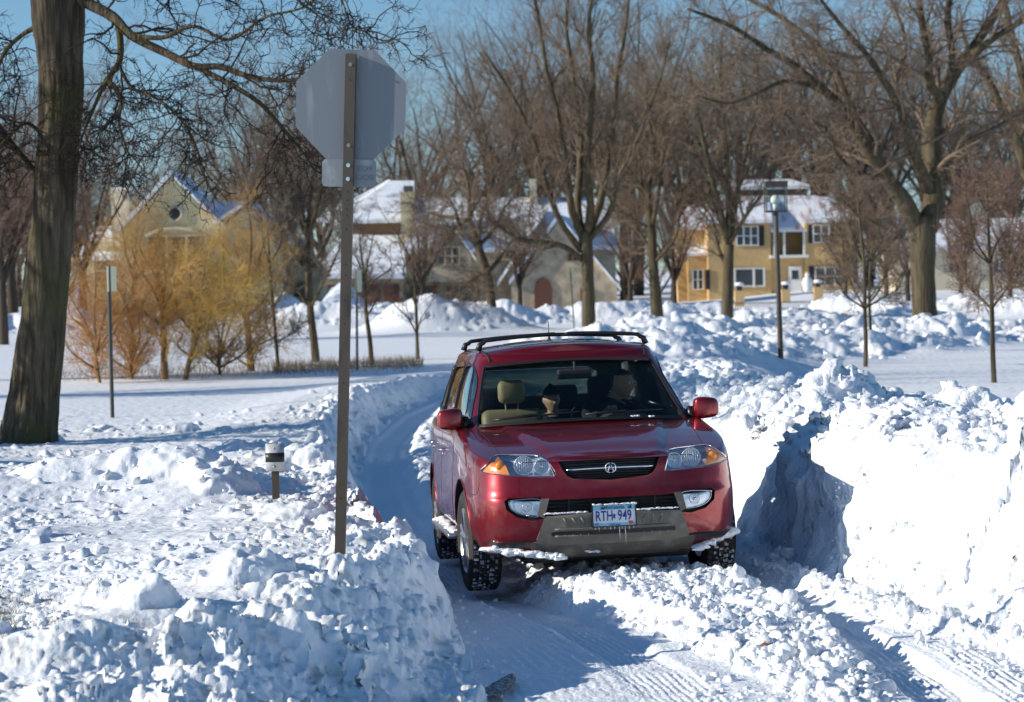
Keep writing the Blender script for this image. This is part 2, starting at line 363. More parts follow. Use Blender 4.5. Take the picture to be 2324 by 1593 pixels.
    # ---- far banks
    if (y > 44).any():
        for pts, h, w, sd_ in ((FB1, .55, 1.5, 61), (FB2, .45, 1.5, 62), (FB3, .75, 2.6, 63), (FB4, .5, 2.6, 64)):
            d, tt = seg_dist(x, y, pts)
            z = z + np.exp(-(d / w) ** 2) * h * (1 + 1.3 * fbm(x, y, 2.4, 3, sd_)) * ss(44, 50, y)
        d, tt = seg_dist(x, y, FARROAD); z = np.where(y > 49, z + (-.05 - z) * (1 - ss(1.3, 2.0, d)) * ss(49, 53, y) * (1 - ss(60, 76, y) * .5), z)
        z = z + 1.55 * np.exp(-(((x + 3.9) / 2.1) ** 2 + ((y - 106) / 3.2) ** 2)) + .9 * np.exp(-(((x + .9) / 1.6) ** 2 + ((y - 107) / 2.5) ** 2))
        z = z + 2.2 * np.exp(-(((x + 9.8) / 1.4) ** 2 + ((y - 140) / 2.) ** 2)) + 1.7 * np.exp(-(((x + 13.2) / 1.2) ** 2 + ((y - 141) / 2.) ** 2)) + 1.0 * np.exp(-(((x + 7.0) / 1.5) ** 2 + ((y - 138) / 2.) ** 2))
        z = z + .7 * np.exp(-(((x - 14.3) / .9) ** 2 + ((y - 85.4) / .9) ** 2)) * .9   # drift at the foot of the great tree
    if (y < 13).any():   # a second low ridge with a trough behind it close to the camera
        d, tt = seg_dist(x, y, [(-3.4, 11.0), (-2.0, 11.5), (-.75, 12.1)]); d2, tt = seg_dist(x, y, [(-3.4, 11.5), (-2.1, 12.0), (-1.1, 12.5)])
        z = z + .16 * np.exp(-(d / .22) ** 2) * (1 + fbm(x, y, .5, 2, 44)) - .16 * np.exp(-(d2 / .22) ** 2) * (x < xl)
    for mx, my, mr, mh in MOUNDS:
        m = (np.abs(x - mx) < mr * 1.3) & (np.abs(y - my) < mr * 1.3)
        if m.any():
            xx = x[m]; yy = y[m]
            d = np.hypot(xx - mx + mr * .5 * vn(xx / mr * 2, yy / mr * 2, 71), yy - my + mr * .5 * vn(xx / mr * 2, yy / mr * 2, 72)) / mr
            z[m] += mh * np.clip(1 - d * d, 0, 1) ** .8 * (1 + .25 * vn(xx / mr * 5, yy / mr * 5, 73))
    if not detail: return z
    # ---- roughness
    wedge = (1 - ss(.95, 1.12, u)) * inroad * ss(.02, .05, hm)
    lface = near * (x < xl) * ss(-.35, .0, t)
    ltop = near * (x < xl) * (1 - ss(-.3, .05, t)) * (1 - ss(33, 40, y)) * np.clip(.28 + .9 * fbm(x, y, 1.5, 3, 81), .03, 1)
    ltop = np.maximum(ltop, near * (x < xl) * np.exp(-((xc - x) / .55) ** 2) * .8)
    rcr = near * (x > xr - .2) * (1 - ss(1.2, 2.4, x - xr - wr)) * np.clip(ss(.75, 1.1, tr) * .55 + .5 * fbm(x, y, 1.3, 3, 82) + .35 * ss(22, 28, y), 0, 1)
    rlow = near * (x > xr - .25) * (1 - ss(.35, .75, tr)) * (1 - ss(17.2, 18, y)) * .8
    far = np.zeros_like(x)
    if (y > 44).any():
        for pts, w in ((FB1, 1.8), (FB2, 1.8), (FB3, 3.2), (FB4, 3.5)):
            d, tt = seg_dist(x, y, pts); far = np.maximum(far, (1 - ss(.6 * w, 1.1 * w, d)))
        far *= ss(44, 52, y); far = np.maximum(far, .7 * np.exp(-(((x + 2.6) / 3.2) ** 2 + ((y - 106) / 4) ** 2) ** 2)); far = np.maximum(far, .8 * np.exp(-(((x + 10.5) / 4.5) ** 2 + ((y - 140) / 4) ** 2) ** 2))
    rwall = near * (x > xr) * ss(0, .2, tr) * back
    dfine = np.clip(wedge + mid * .8 + band * .8 + lface * .32 + ltop * .7 + rlow + rcr * .6, 0, 1)
    nm = y < 45
    L = np.zeros_like(x)
    if nm.any():
        X = x[nm]; Y = y[nm]; df = dfine[nm]; wd = wedge[nm]
        a = lumps(X, Y, .055, np.clip(df * .85, 0, 1), 101, .62) + lumps(X, Y, .03, np.clip(df * .7, 0, 1), 102, .6) * .8
        rw = rwall[nm] * np.clip(.25 + fbm(X, Y, 1.1, 3, 86), 0, .6)
        b = lumps(X, Y, .13, np.clip(wd * .6 + (mid * .4 + band * .3 + ltop * .2 + lface * .3 + rlow * .35 + rcr * .4)[nm] + rw, 0, 1), 103, .62)
        c = lumps(X, Y, .30, np.clip((ltop * .16 + lface * .3 + rcr * .5)[nm] + rw * .5, 0, 1), 105, .55)
        L[nm] = a + np.maximum(b, c) + .3 * np.minimum(b, c)
    fm = y > 40
    if fm.any():
        X = x[fm]; Y = y[fm]; f_ = far[fm] + (rcr * .5)[fm]
        L[fm] = np.maximum(L[fm], np.maximum(lumps(X, Y, .30, np.clip(f_ * .6, 0, 1), 107, .6), lumps(X, Y, .62, np.clip(f_ * .35, 0, 1), 108, .5)))
    z = z + L
    rough = np.clip(lface + rlow + wedge * .4 + rcr * .6 + ltop * .4 + rwall * .45, 0, 1)
    z = z + rough * .09 * fbm(x, y, .30, 5, 91, .6) + (near * (x > xr)) * .10 * fbm(x, y, .9, 5, 93, .5) * ss(0, .3, tr) * back + .008 * fbm(x, y, .12, 3, 92) * near
    # streaked scraped wall
    z = z + lface * .04 * fbm(x * 1.0, y, .35, 3, 95)
    # tyre tread grooves
    gl = (1 - ss(.20, .27, np.abs(dl))) * inroad * (1 - ss(30, 40, y)); gr = (1 - ss(.15, .20, np.abs(drr))) * inroad * (1 - ss(30, 40, y))
    gx = (1 - ss(.30, .5, np.abs(dl + .45))) * inroad * (y < 16)
    gy = (1 - ss(.12, .16, np.abs(drr - .36 - .03 * np.sin(y)))) * inroad * (1 - ss(13.6, 14.6, y))
    tread = np.abs(np.sin((dl + wrp) * math.pi / .046)) * gl + np.abs(np.sin((drr + wrp * .5) * math.pi / .044)) * gr + .5 * np.abs(np.sin((dl + 2 * wrp) * math.pi / .06 + .3 * y)) * gx * (1 - gl) + np.abs(np.sin((drr + wrp * .5) * math.pi / .05)) * gy
    z = z + (.011 + .009 * (drr > -.3)) * tread * np.clip(.2 + 1.6 * (fbm(x, y, .45, 2, 97) + .3), 0, 1) + .004 * np.sin(y * 2 * math.pi / .05) * (gl + gr)
    return z
def build_terrain():
    ys = [7.0]
    while ys[-1] < 900:
        y = ys[-1]
        dy = .05 if y < 10.5 else .021 if y < 20 else .021 + (y - 20) * .0018 if y < 45 else .066 + (y - 45) * .005 if y < 135 else .52 + (y - 135) * .04
        ys.append(y + dy)
    ys = np.array(ys)
    c = np.linspace(-.245, .245, 620)
    out = .245 + np.cumsum(np.linspace(.0015, .07, 42))
    cs = np.concatenate([-out[::-1], c, out])
    Yg, Cg = np.meshgrid(ys, cs, indexing='ij'); Xg = Cg * Yg
    Z = height(Xg.ravel(), Yg.ravel()).reshape(Xg.shape)
    nr, nc = Xg.shape
    xl = XL(Yg); xr = XR(Yg)
    dfar, _ = seg_dist(Xg.ravel(), Yg.ravel(), FARROAD); dfar = dfar.reshape(Xg.shape)
    dcr = tab(Yg, [8, 11, 12.1, 13.8, 14.5, 15.5, 16.8, 19, 24, 40], [2.2, 1.6, 1.2, .66, .38, .32, .32, .40, .5, .6])
    reg = np.zeros(Xg.shape, int)
    near = Yg < 50
    reg[near & (Xg >= xl) & (Xg <= xr)] = 1
    reg[(~near) & (dfar < 1.8)] = 1
    reg[near & (Xg < xl) & (Xg > xl - dcr - 1.0)] = 2
    reg[near & (Xg > xr) & (Xg < xr + 4.2)] = 3
    fr = reg[:-1, :-1]
    idx = np.arange(nr * nc).reshape(nr, nc)
    Q = np.stack([idx[:-1, :-1], idx[:-1, 1:], idx[1:, 1:], idx[1:, :-1]], -1)
    # broken surface on the banks: push the snow in and out along its own slope
    du = np.gradient(np.stack([Xg, Yg, Z], -1), axis=1); dv = np.gradient(np.stack([Xg, Yg, Z], -1), axis=0); Nn = np.cross(du, dv); Nn /= np.linalg.norm(Nn, axis=-1, keepdims=True) + 1e-9
    P = np.stack([Xg, Yg, Z], -1).reshape(-1, 3); Nn = Nn.reshape(-1, 3)
    steep = ss(.06, .45, 1 - Nn[:, 2]); fld = (Xg.ravel() < XL(Yg.ravel()) - .1) | (Xg.ravel() > XR(Yg.ravel()) + .05)
    amp = np.where(fld, .25 + .75 * steep, .12) * (1 - ss(36, 46, P[:, 1])); mm_ = (amp > .01) & (np.abs(P[:, 0]) < .3 * P[:, 1])
    PQ = P[mm_]; blk = fbm3(PQ, .30, 5, 201, .55); crk = np.abs(vn3(PQ[:, 0] / .17, PQ[:, 1] / .17, PQ[:, 2] / .17, 211)) + .5 * np.abs(vn3(PQ[:, 0] / .07, PQ[:, 1] / .07, PQ[:, 2] / .07, 213))
    rb = (PQ[:, 0] > XR(PQ[:, 1])) * 1.0; big = fbm3(PQ, .75, 3, 221, .5)
    P[mm_] += Nn[mm_] * (amp[mm_] * ((.085 + .05 * rb) * blk + .17 * rb * big + (.05 + .06 * rb) * (crk - .3)))[:, None]
    names = {0: ('snow_field', 'snow2'), 1: ('road', 'snow'), 2: ('snow_bank', 'snowdirty'), 3: ('snow_bank', 'snow')}
    labs = {0: 'open snow covered park lawn with drifts', 1: 'snowed over lane with tyre ruts and loose snow', 2: 'ploughed snow bank left of the lane under the sign', 3: 'tall bright ploughed snow bank right of the lane'}
    for k, (nme, mm) in names.items():
        q = Q[fr == k]
        u, inv = np.unique(q, return_inverse=True)
        me = mesh_np(nme, P[u], inv.reshape(-1, 4), M[mm], True)
        o = link(nme, me); props(o, labs[k], None, None, 'structure')
    g = MB().add([(-3000, -3000, -.42), (3000, -3000, -.42), (3000, 3000, -.42), (-3000, 3000, -.42)], [(0, 1, 2, 3)]).build('snow_plain', M['snow2'])
    props(g, 'snow covered land all round the park', None, None, 'structure')
build_terrain()
def gz(x, y): return float(height(np.array([float(x)]), np.array([float(y)]), False)[0])
# ---- loose clods as one mass each
def ico(sub=2):
    bm = bmesh.new(); bmesh.ops.create_icosphere(bm, subdivisions=sub, radius=1)
    V = np.array([v.co[:] for v in bm.verts]); bm.verts.index_update(); F = np.array([[v.index for v in f.verts] for f in bm.faces]); bm.free(); return V, F
ICO = ico(2); ICO3 = ico(3)
def clod_variant(rng, sub=ICO):
    V = sub[0].copy()
    for k in range(9):   # flatten by random planes: blocky but rounded
        n = rng.normal(size=3); n /= np.linalg.norm(n); d = V @ n; lim = rng.uniform(.35, .85)
        V -= np.outer(np.clip(d - lim, 0, None) * .85, n)
    V *= 1 + .16 * np.sin(V @ rng.normal(size=3) * 4 + rng.uniform(0, 6))[:, None] * .6
    V *= 1 + rng.normal(size=(len(V), 1)) * .06
    return V * rng.uniform(.7, 1.2, 3) * np.array([1, 1, .8])
def clods(name, pts, rs, matn, label, seed, sink=.25):
    rng = np.random.default_rng(seed); vs = [clod_variant(rng) for _ in range(16)]; F = ICO[1]
    pts = np.asarray(pts); zs = height(pts[:, 0], pts[:, 1]); AV = []; AF = []; n = 0
    for (x, y), z, r in zip(pts, zs, rs):
        a = rng.uniform(0, 6.28); b = rng.uniform(-.6, .6); ca, sa, cb, sb = math.cos(a), math.sin(a), math.cos(b), math.sin(b)
        Rm = np.array([[ca, -sa, 0], [sa, ca, 0], [0, 0, 1]]) @ np.array([[1, 0, 0], [0, cb, -sb], [0, sb, cb]])
        AV.append(vs[rng.integers(16)] @ Rm.T * r + (x, y, z + r * (.45 - 2 * sink * rng.uniform(.3, 1.3)))); AF.append(F + n); n += len(F) and len(vs[0])
    o = link(name, mesh_np(name, np.concatenate(AV), np.concatenate(AF), M[matn], True)); props(o, label, None, None, 'stuff'); return o
def scatter():
    rng = np.random.default_rng(5)
    def zone(n, f): 
        out = []
        while len(out) < n:
            p = f()
            if p is not None: out.append(p)
        return np.array(out)
    def fwedge():
        y = rng.uniform(12.0, 17.3); wc = np.interp(y, [12, 13, 14, 15, 16, 17.5], [1.68, 1.62, 1.52, 1.34, 1.10, .70]); hw = np.interp(y, [11.6, 13, 14, 15, 16, 17.3], [.16, .30, .45, .55, .63, .72])
        x = wc + rng.uniform(-1, 1) * hw; return (x, y)
    p = zone(1700, fwedge); r = .009 + .036 * rng.random(len(p)) ** 3
    # largest lumps toward the edge nearest the camera
    r *= np.interp(p[:, 1], [12, 15.5, 17.3], [1.25, 1.1, .75])
    k_ = rng.random(len(p)) < .035; r = np.where(k_ & (p[:, 1] < 16.2), rng.uniform(.045, .085, len(p)), r)
    pb = zone(800, lambda: (lambda y: (np.interp(y, [12.3, 14.3, 16, 17.6, 20], [2.2, 2.05, 1.8, 1.45, 1.1]) + rng.uniform(.26, .9), y))(rng.uniform(12, 19)))
    pe = zone(220, lambda: (lambda y: (rng.uniform(.9, 2.0), y))(rng.uniform(11.7, 13.2)))
    pw = zone(160, lambda: (lambda y: (XL(y) + abs(rng.normal()) * .22, y))(rng.uniform(12, 20)))
    P = np.concatenate([p, pb, pe, pw]); Rr = np.concatenate([r, .01 + .035 * rng.random(800) ** 3, .01 + .04 * rng.random(220) ** 3, .008 + .03 * rng.random(160) ** 3])
    clods('snow_rubble', P, Rr, 'snow', 'loose lumps of churned snow between the ruts in front of the car', 6)
    # left bank
    def fl():
        y = rng.uniform(10.5, 24); x = XL(y) - rng.uniform(0, 1) ** 1.2 * 3.4
        return (x, y) if vn(np.array([x / 1.1]), np.array([y / 1.1]), 83)[0] > rng.uniform(-.5, .35) else None
    p = zone(1000, fl); clods('snow_rubble', p, .012 + .06 * rng.random(len(p)) ** 4, 'snowdirty', 'grubby crumbs and lumps of snow over the left bank', 7)
    def fr_():
        y = rng.uniform(13.5, 42); wr = np.interp(y, [14, 16, 17.5, 18.5, 25, 40], [1.10, .80, .46, .38, .5, .7]); x = XR(y) + wr * rng.uniform(.75, 1.1) + abs(rng.normal()) * .9
        return (x, y)
    p = zone(520, fr_); clods('snow_rubble', p, (.02 + .13 * rng.random(len(p)) ** 4) * np.interp(p[:, 1], [14, 40], [.7, 1.5]), 'snow', 'white lumps of snow along the crest of the right bank', 8)
    def ff():
        k = rng.integers(4); pts = (FB1, FB2, FB4, FB3)[k]; i = rng.integers(len(pts) - 1); t = rng.random()
        x = pts[i][0] * (1 - t) + pts[i + 1][0] * t + rng.normal() * 1.1; y = pts[i][1] * (1 - t) + pts[i + 1][1] * t + rng.normal() * 1.3
        return (x, y) if abs(x) < .24 * y and y > 50 else None
    p = zone(800, ff); clods('snow_rubble', p, .05 + .14 * rng.random(len(p)) ** 2.5, 'snow2', 'broken snow lumps of the ploughed banks across the park', 9)
    b = MB(); vv = clod_variant(np.random.default_rng(77), ICO3); pz = gz(2.02, 18.05)
    b.add(vv * np.array([.11, .10, .085]) + np.array([2.02, 17.9, pz + .03]), ICO3[1].tolist()); o = b.build('snow_boulder', M['snow'], smooth=True)
    props(o, 'rounded snow boulder beside the right rut at the foot of the tall bank', 'snow lump')
scatter()
# ================================================================== THE CAR
A3 = (.0042, -.0439, .1063); T3 = np.array([.6204, 17.5911, -1.6906])
def eul(a):
    cx, sx, cy, sy, cz, sz = math.cos(a[0]), math.sin(a[0]), math.cos(a[1]), math.sin(a[1]), math.cos(a[2]), math.sin(a[2])
    return np.array([[cy, 0, sy], [0, 1, 0], [-sy, 0, cy]]) @ np.array([[1, 0, 0], [0, cx, -sx], [0, sx, cx]]) @ np.array([[cz, -sz, 0], [sz, cz, 0], [0, 0, 1]])
CRm = np.stack([rt2, fw, up2])
Rw = CRm.T @ eul(A3); Tw = np.array([0, 0, CAM_Z]) + CRm.T @ T3
CARM = Matrix([list(Rw[i]) + [Tw[i]] for i in range(3)] + [[0, 0, 0, 1]])
def catmull(P, n):
    P = np.asarray(P, float); Q = np.vstack([2 * P[0] - P[1], P, 2 * P[-1] - P[-2]]); out = []
    L = np.concatenate([[0], np.cumsum(np.linalg.norm(np.diff(P, axis=0), axis=1))]); s = np.linspace(0, L[-1], n)
    for v in s:
        i = min(np.searchsorted(L, v, side='right') - 1, len(P) - 2); t = (v - L[i]) / (L[i + 1] - L[i]); p0, p1, p2, p3 = Q[i:i + 4]
        out.append(.5 * ((2 * p1) + (-p0 + p2) * t + (2 * p0 - 5 * p1 + 4 * p2 - p3) * t * t + (-p0 + 3 * p1 - 3 * p2 + p3) * t ** 3))
    return np.array(out)
def ringstack(rings, capz, botz=None, Mc=28):
    """rings: list of (n+1, 3) half rings (x >= 0, front centre to rear centre). closed solid"""
    n = len(rings[0]) - 1; V = []; full = []
    for r in rings:
        r = r.copy(); r[0, 0] = 0; r[-1, 0] = 0
        idx = []
        for j in range(n + 1): idx.append(len(V)); V.append(r[j])
        for j in range(n - 1, 0, -1): idx.append(len(V)); V.append(r[j] * (-1, 1, 1))
        full.append(idx)
    F = []; m = 2 * n
    for a, b in zip(full[:-1], full[1:]):
        for k in range(m): F.append((a[k], a[(k + 1) % m], b[(k + 1) % m], b[k]))
    def cap(idx, r, zf, flip):
        rows = []
        for j in range(1, n):
            w = r[j, 0]; row = [idx[m - j]]
            for q in range(1, Mc):
                x = -w + 2 * w * q / Mc; row.append(len(V)); V.append(np.array([x, r[j, 1], zf(x, r[j, 1], r[j, 2], w)]))
            row.append(idx[j]); rows.append(row)
        for a, b in zip(rows[:-1], rows[1:]):
            for q in range(Mc): F.append((a[q], a[q + 1], b[q + 1], b[q]) if not flip else (a[q], b[q], b[q + 1], a[q + 1]))
        for row, c, fl in ((rows[0], idx[0], not flip), (rows[-1], idx[n], flip)):
            for q in range(Mc): F.append((row[q], row[q + 1], c) if not fl else (row[q + 1], row[q], c))
    cap(full[-1], rings[-1], capz, False)
    cap(full[0], rings[0], botz or (lambda x, y, z, w: z), True)
    return np.array(V), F
NS = 96
OUT = catmull([(0, -.955), (.25, -.948), (.5, -.915), (.70, -.868), (.82, -.785), (.90, -.635), (.94, -.43), (.965, -.15), (.978, .3), (.98, 1.4), (.975, 2.7), (.95, 3.25), (.90, 3.6), (.78, 3.78), (.5, 3.86), (0, 3.88)], NS + 1)
ZT = lambda y: np.interp(y, [-.96, -.8, -.6, -.3, .0, .3, .7, 3.9], [.952, .962, .998, 1.042, 1.082, 1.116, 1.166, 1.18])
def body_ring(zf, si, fi, ri, dx=0):
    r = np.zeros((NS + 1, 3)); x = OUT[:, 0]; y = OUT[:, 1]
    wf = 1 - ss(-.95, .15, y); wr = ss(3.1, 3.88, y)
    r[:, 0] = x * (1 - (si + dx) / .978); r[:, 1] = y + fi * wf - ri * wr; r[:, 2] = zf(y) if callable(zf) else zf
    return r
def hood_z(x, y, z, w):
    cr = np.interp(y, [-.9, -.5, .3, .7], [.010, .026, .028, .02]); f = 1 - abs(x / max(w, .01)) ** 2.4
    xc = np.interp(y, [-.83, .35], [.37, .61]); b = .024 * (1 - float(ss(xc - .03, xc + .012, np.array(abs(x))))) * float(.45 + .55 * ss(-.86, -.5, np.array(y))) * (1 - .4 * float(ss(-.1, .35, np.array(y))))
    b *= float(ss(0, .12, np.array(w - abs(x))))
    return z + cr * max(f, 0) + b
LEV = [(.27, .13, .24, .2), (.305, .06, .12, .1), (.35, .03, .055, .05), (.41, .014, .022, .03), (.48, .005, .004, .01), (.56, 0, 0, 0), (.64, 0, 0, 0), (.685, 0, .003, 0), (.705, 0, .012, 0), (.72, .001, .024, .01), (.76, .003, .033, .01), (.81, .006, .045, .01), (.86, .010, .06, .01)]
def lower(d=0):
    sill = lambda z: (lambda y: z + max(0, .45 - z) * .72 * ss(-.60, -.36, y) * (1 - ss(3.15, 3.45, y)))
    R_ = [body_ring(sill(z), s, f + d, r, d) for z, s, f, r in LEV]
    def prow(r, z):   # the raised prow that carries the grille
        xc = np.interp(z, [.76, .83, .95], [.10, .33, .405]); k = (1 - ss(xc - .035, xc, r[:, 0])) * (r[:, 1] < -.6) * np.interp(z, [.76, .84, .97], [0, 1, 1]); r[:, 1] -= .018 * k; return r
    for q, s, f, r in ((.35, .016, .066, .02), (.7, .025, .076, .03), (.9, .040, .090, .04), (.965, .056, .108, .06), (1., .078, .135, .09)):
        R_.append(prow(body_ring(lambda y, q=q: .87 + (ZT(y) - .87) * q, s, f, r, d), .87 + .085 * q))
    for j, l in enumerate(LEV): R_[j] = prow(R_[j], l[0])
    return ringstack(R_, hood_z, None, 56)
GB = catmull([(0, .295), (.25, .305), (.45, .345), (.62, .405), (.74, .47), (.825, .56), (.865, .72), (.885, 1.0), (.89, 1.6), (.885, 2.7), (.87, 3.3), (.82, 3.58), (.6, 3.70), (.3, 3.735), (0, 3.74)], NS + 1)
GT = catmull([(0, 1.07), (.2, 1.075), (.36, 1.09), (.5, 1.115), (.60, 1.15), (.665, 1.21), (.695, 1.32), (.71, 1.55), (.715, 1.9), (.71, 2.7), (.695, 3.1), (.64, 3.34), (.45, 3.42), (.22, 3.45), (0, 3.45)], NS + 1)
def arch(y): return np.interp(y, [1.0, 1.4, 1.9, 2.6, 3.1, 3.5], [0, .035, .05, .045, .02, -.02])
def green_ring(t, z, ins=0):
    r = np.zeros((NS + 1, 3)); p = GB * (1 - t) + GT * t; b = .022 * math.sin(math.pi * min(t, 1))
    c = np.array([0, 2.1]); d = p - c; L = np.linalg.norm(d, axis=1)[:, None]
    sx = (np.abs(p[:, :1]) / .88)
    p = p + d / L * (b - ins) * np.array([1, .7]); r[:, :2] = p; r[:, 0] = np.maximum(r[:, 0], 0); r[:, 2] = z + arch(p[:, 1]) * ss(0, 1, np.array(t)); return r
def roof_z(x, y, z, w): return z + .052 * max(0, 1 - abs(x / max(w, .01)) ** 2.2)
def green(ins=0, z0=1.06, top=1.0):
    R_ = [green_ring((z - 1.14) / .49, z, ins) for z in np.linspace(z0, 1.60, 12)]
    for z, i in ((1.63, .004), (1.65, .014), (1.666, .030), (1.676, .052), (1.683, .085)):
        R_.append(green_ring(min(1.0, (z - 1.14) / .49), z - (.05 if ins else 0), ins + i))
    return ringstack(R_, roof_z)
def tmp(name, VF, m=None):
    me = mesh_np(name, VF[0], VF[1], m); bm = bmesh.new(); bm.from_mesh(me); bmesh.ops.recalc_face_normals(bm, faces=bm.faces); bm.to_mesh(me); bm.free()
    return link(name, me)
def booleans(base, ops):
    for c, op in ops:
        md = base.modifiers.new('b', 'BOOLEAN'); md.object = c; md.operation = op; md.solver = 'EXACT'; md.material_mode = 'TRANSFER'
    bpy.context.view_layer.update()
    dg = bpy.context.evaluated_depsgraph_get(); me = bpy.data.meshes.new_from_object(base.evaluated_get(dg))
    base.modifiers.clear(); base.data = me
    for c, op in ops:
        if c.name in bpy.data.objects: bpy.data.objects.remove(c)
def bvh_of(VFs):
    V = []; F = []
    for v, f in VFs:
        n = len(V); V += [Vector(p) for p in v]; F += [[i + n for i in q] for q in f]
    return BVHTree.FromPolygons(V, F)
LOW = lower(); GRN = green()
BV = bvh_of([LOW, GRN]); BVG = bvh_of([GRN])
def shoot(a, b, axis, sgn, bv=BV):
    """hit of the car skin; axis 1: from the front (sgn -1) or rear, axis 0: from the side sgn; axis 2: from above"""
    if axis == 1: o = Vector((a, 6 * sgn, b)); d = Vector((0, -sgn, 0))
    elif axis == 0: o = Vector((3 * sgn, a, b)); d = Vector((-sgn, 0, 0))
    else: o = Vector((a, b, 3)); d = Vector((0, 0, -1))
    h, n, i, dist = bv.ray_cast(o, d)
    if h is None: return None, None
    if n.dot(d) > 0: n = -n
    return h, n
def patch(poly, axis, sgn, off, thick, nu=14, nv=10, bv=BV, wrapv=False):
    """skin patch over a polygon that is monotone in its second coordinate; returns V, F of a thin solid"""
    P = np.array(poly); z0, z1 = P[:, 1].min(), P[:, 1].max(); rows = []
    def span(z):
        xs = []
        for (a, b), (c, d) in zip(P, np.roll(P, -1, axis=0)):
            if (b - z) * (d - z) <= 0 and abs(d - b) > 1e-9: xs.append(a + (c - a) * (z - b) / (d - b))
            elif abs(d - b) <= 1e-9 and abs(b - z) < 1e-9: xs += [a, c]
        return min(xs), max(xs)
    V = []; N_ = []
    for j in range(nv + 1):
        z = z0 + (z1 - z0) * (j / nv) * .9999 + (z1 - z0) * .00005; a, b = span(z)
        for i in range(nu + 1):
            x = a + (b - a) * i / nu; h, n = shoot(x, z, axis, sgn, bv)
            if h is None: h, n = Vector(V[-1]) if V else Vector((x, -.9, z)), Vector((0, -1, 0))
            V.append(h); N_.append(n)
    out = [v + n * off for v, n in zip(V, N_)]; inn = [v + n * (off - thick) for v, n in zip(V, N_)]
    A = lambda j, i: j * (nu + 1) + i; m = len(V); F = []
    for j in range(nv):
        for i in range(nu):
            F.append((A(j, i), A(j, i + 1), A(j + 1, i + 1), A(j + 1, i))); F.append((m + A(j, i), m + A(j + 1, i), m + A(j + 1, i + 1), m + A(j, i + 1)))
    edge = [A(0, i) for i in range(nu)] + [A(j, nu) for j in range(nv)] + [A(nv, i) for i in range(nu, 0, -1)] + [A(j, 0) for j in range(nv, 0, -1)]
    for a, b in zip(edge, edge[1:] + edge[:1]): F.append((b, a, m + a, m + b))
    return [v[:] for v in out + inn], F
def fixn(o):
    bm = bmesh.new(); bm.from_mesh(o.data); bmesh.ops.remove_doubles(bm, verts=bm.verts, dist=1e-5); bmesh.ops.recalc_face_normals(bm, faces=bm.faces); bm.to_mesh(o.data); bm.free(); return o
def seam(mb, pts, axis, sgn, r=.0035, off=0., bv=BV, n=40, mi=0):
    """thin dark line lying on the skin along 2D points"""
    P = catmull(pts, n); Q = []
    for a, b in P:
        h, nn = shoot(a, b, axis, sgn, bv)
        if h is not None: Q.append(h + nn * off)
    if len(Q) > 2: mb.tube([q[:] for q in Q], r, 5, mi)
def mirror(poly): return [(-a, b) for a, b in poly][::-1]
HLP = [(.385, .846), (.600, .853), (.805, .872), (.872, .892), (.842, .93), (.768, 1.000), (.60, .998), (.48, .984), (.428, .960)]
HLP = [(a, min(b, .992)) for a, b in HLP]
AMB = [(.690, .858), (.805, .872), (.872, .892), (.842, .93), (.768, .992), (.735, .992)]
GRILLE = [(-.355, .945), (-.33, .885), (-.30, .842), (-.26, .822), (0, .803), (.26, .822), (.30, .842), (.33, .885), (.355, .945)]
LOWG = [(-.435, .686), (-.475, .575), (.475, .575), (.435, .686)]
FOG = [(.455, .560), (.49, .706), (.712, .706), (.738, .686), (.728, .628), (.66, .574), (.55, .548)]
FOGL = [(.516, .578), (.494, .690), (.694, .692), (.708, .676), (.698, .636), (.655, .602), (.59, .584)]
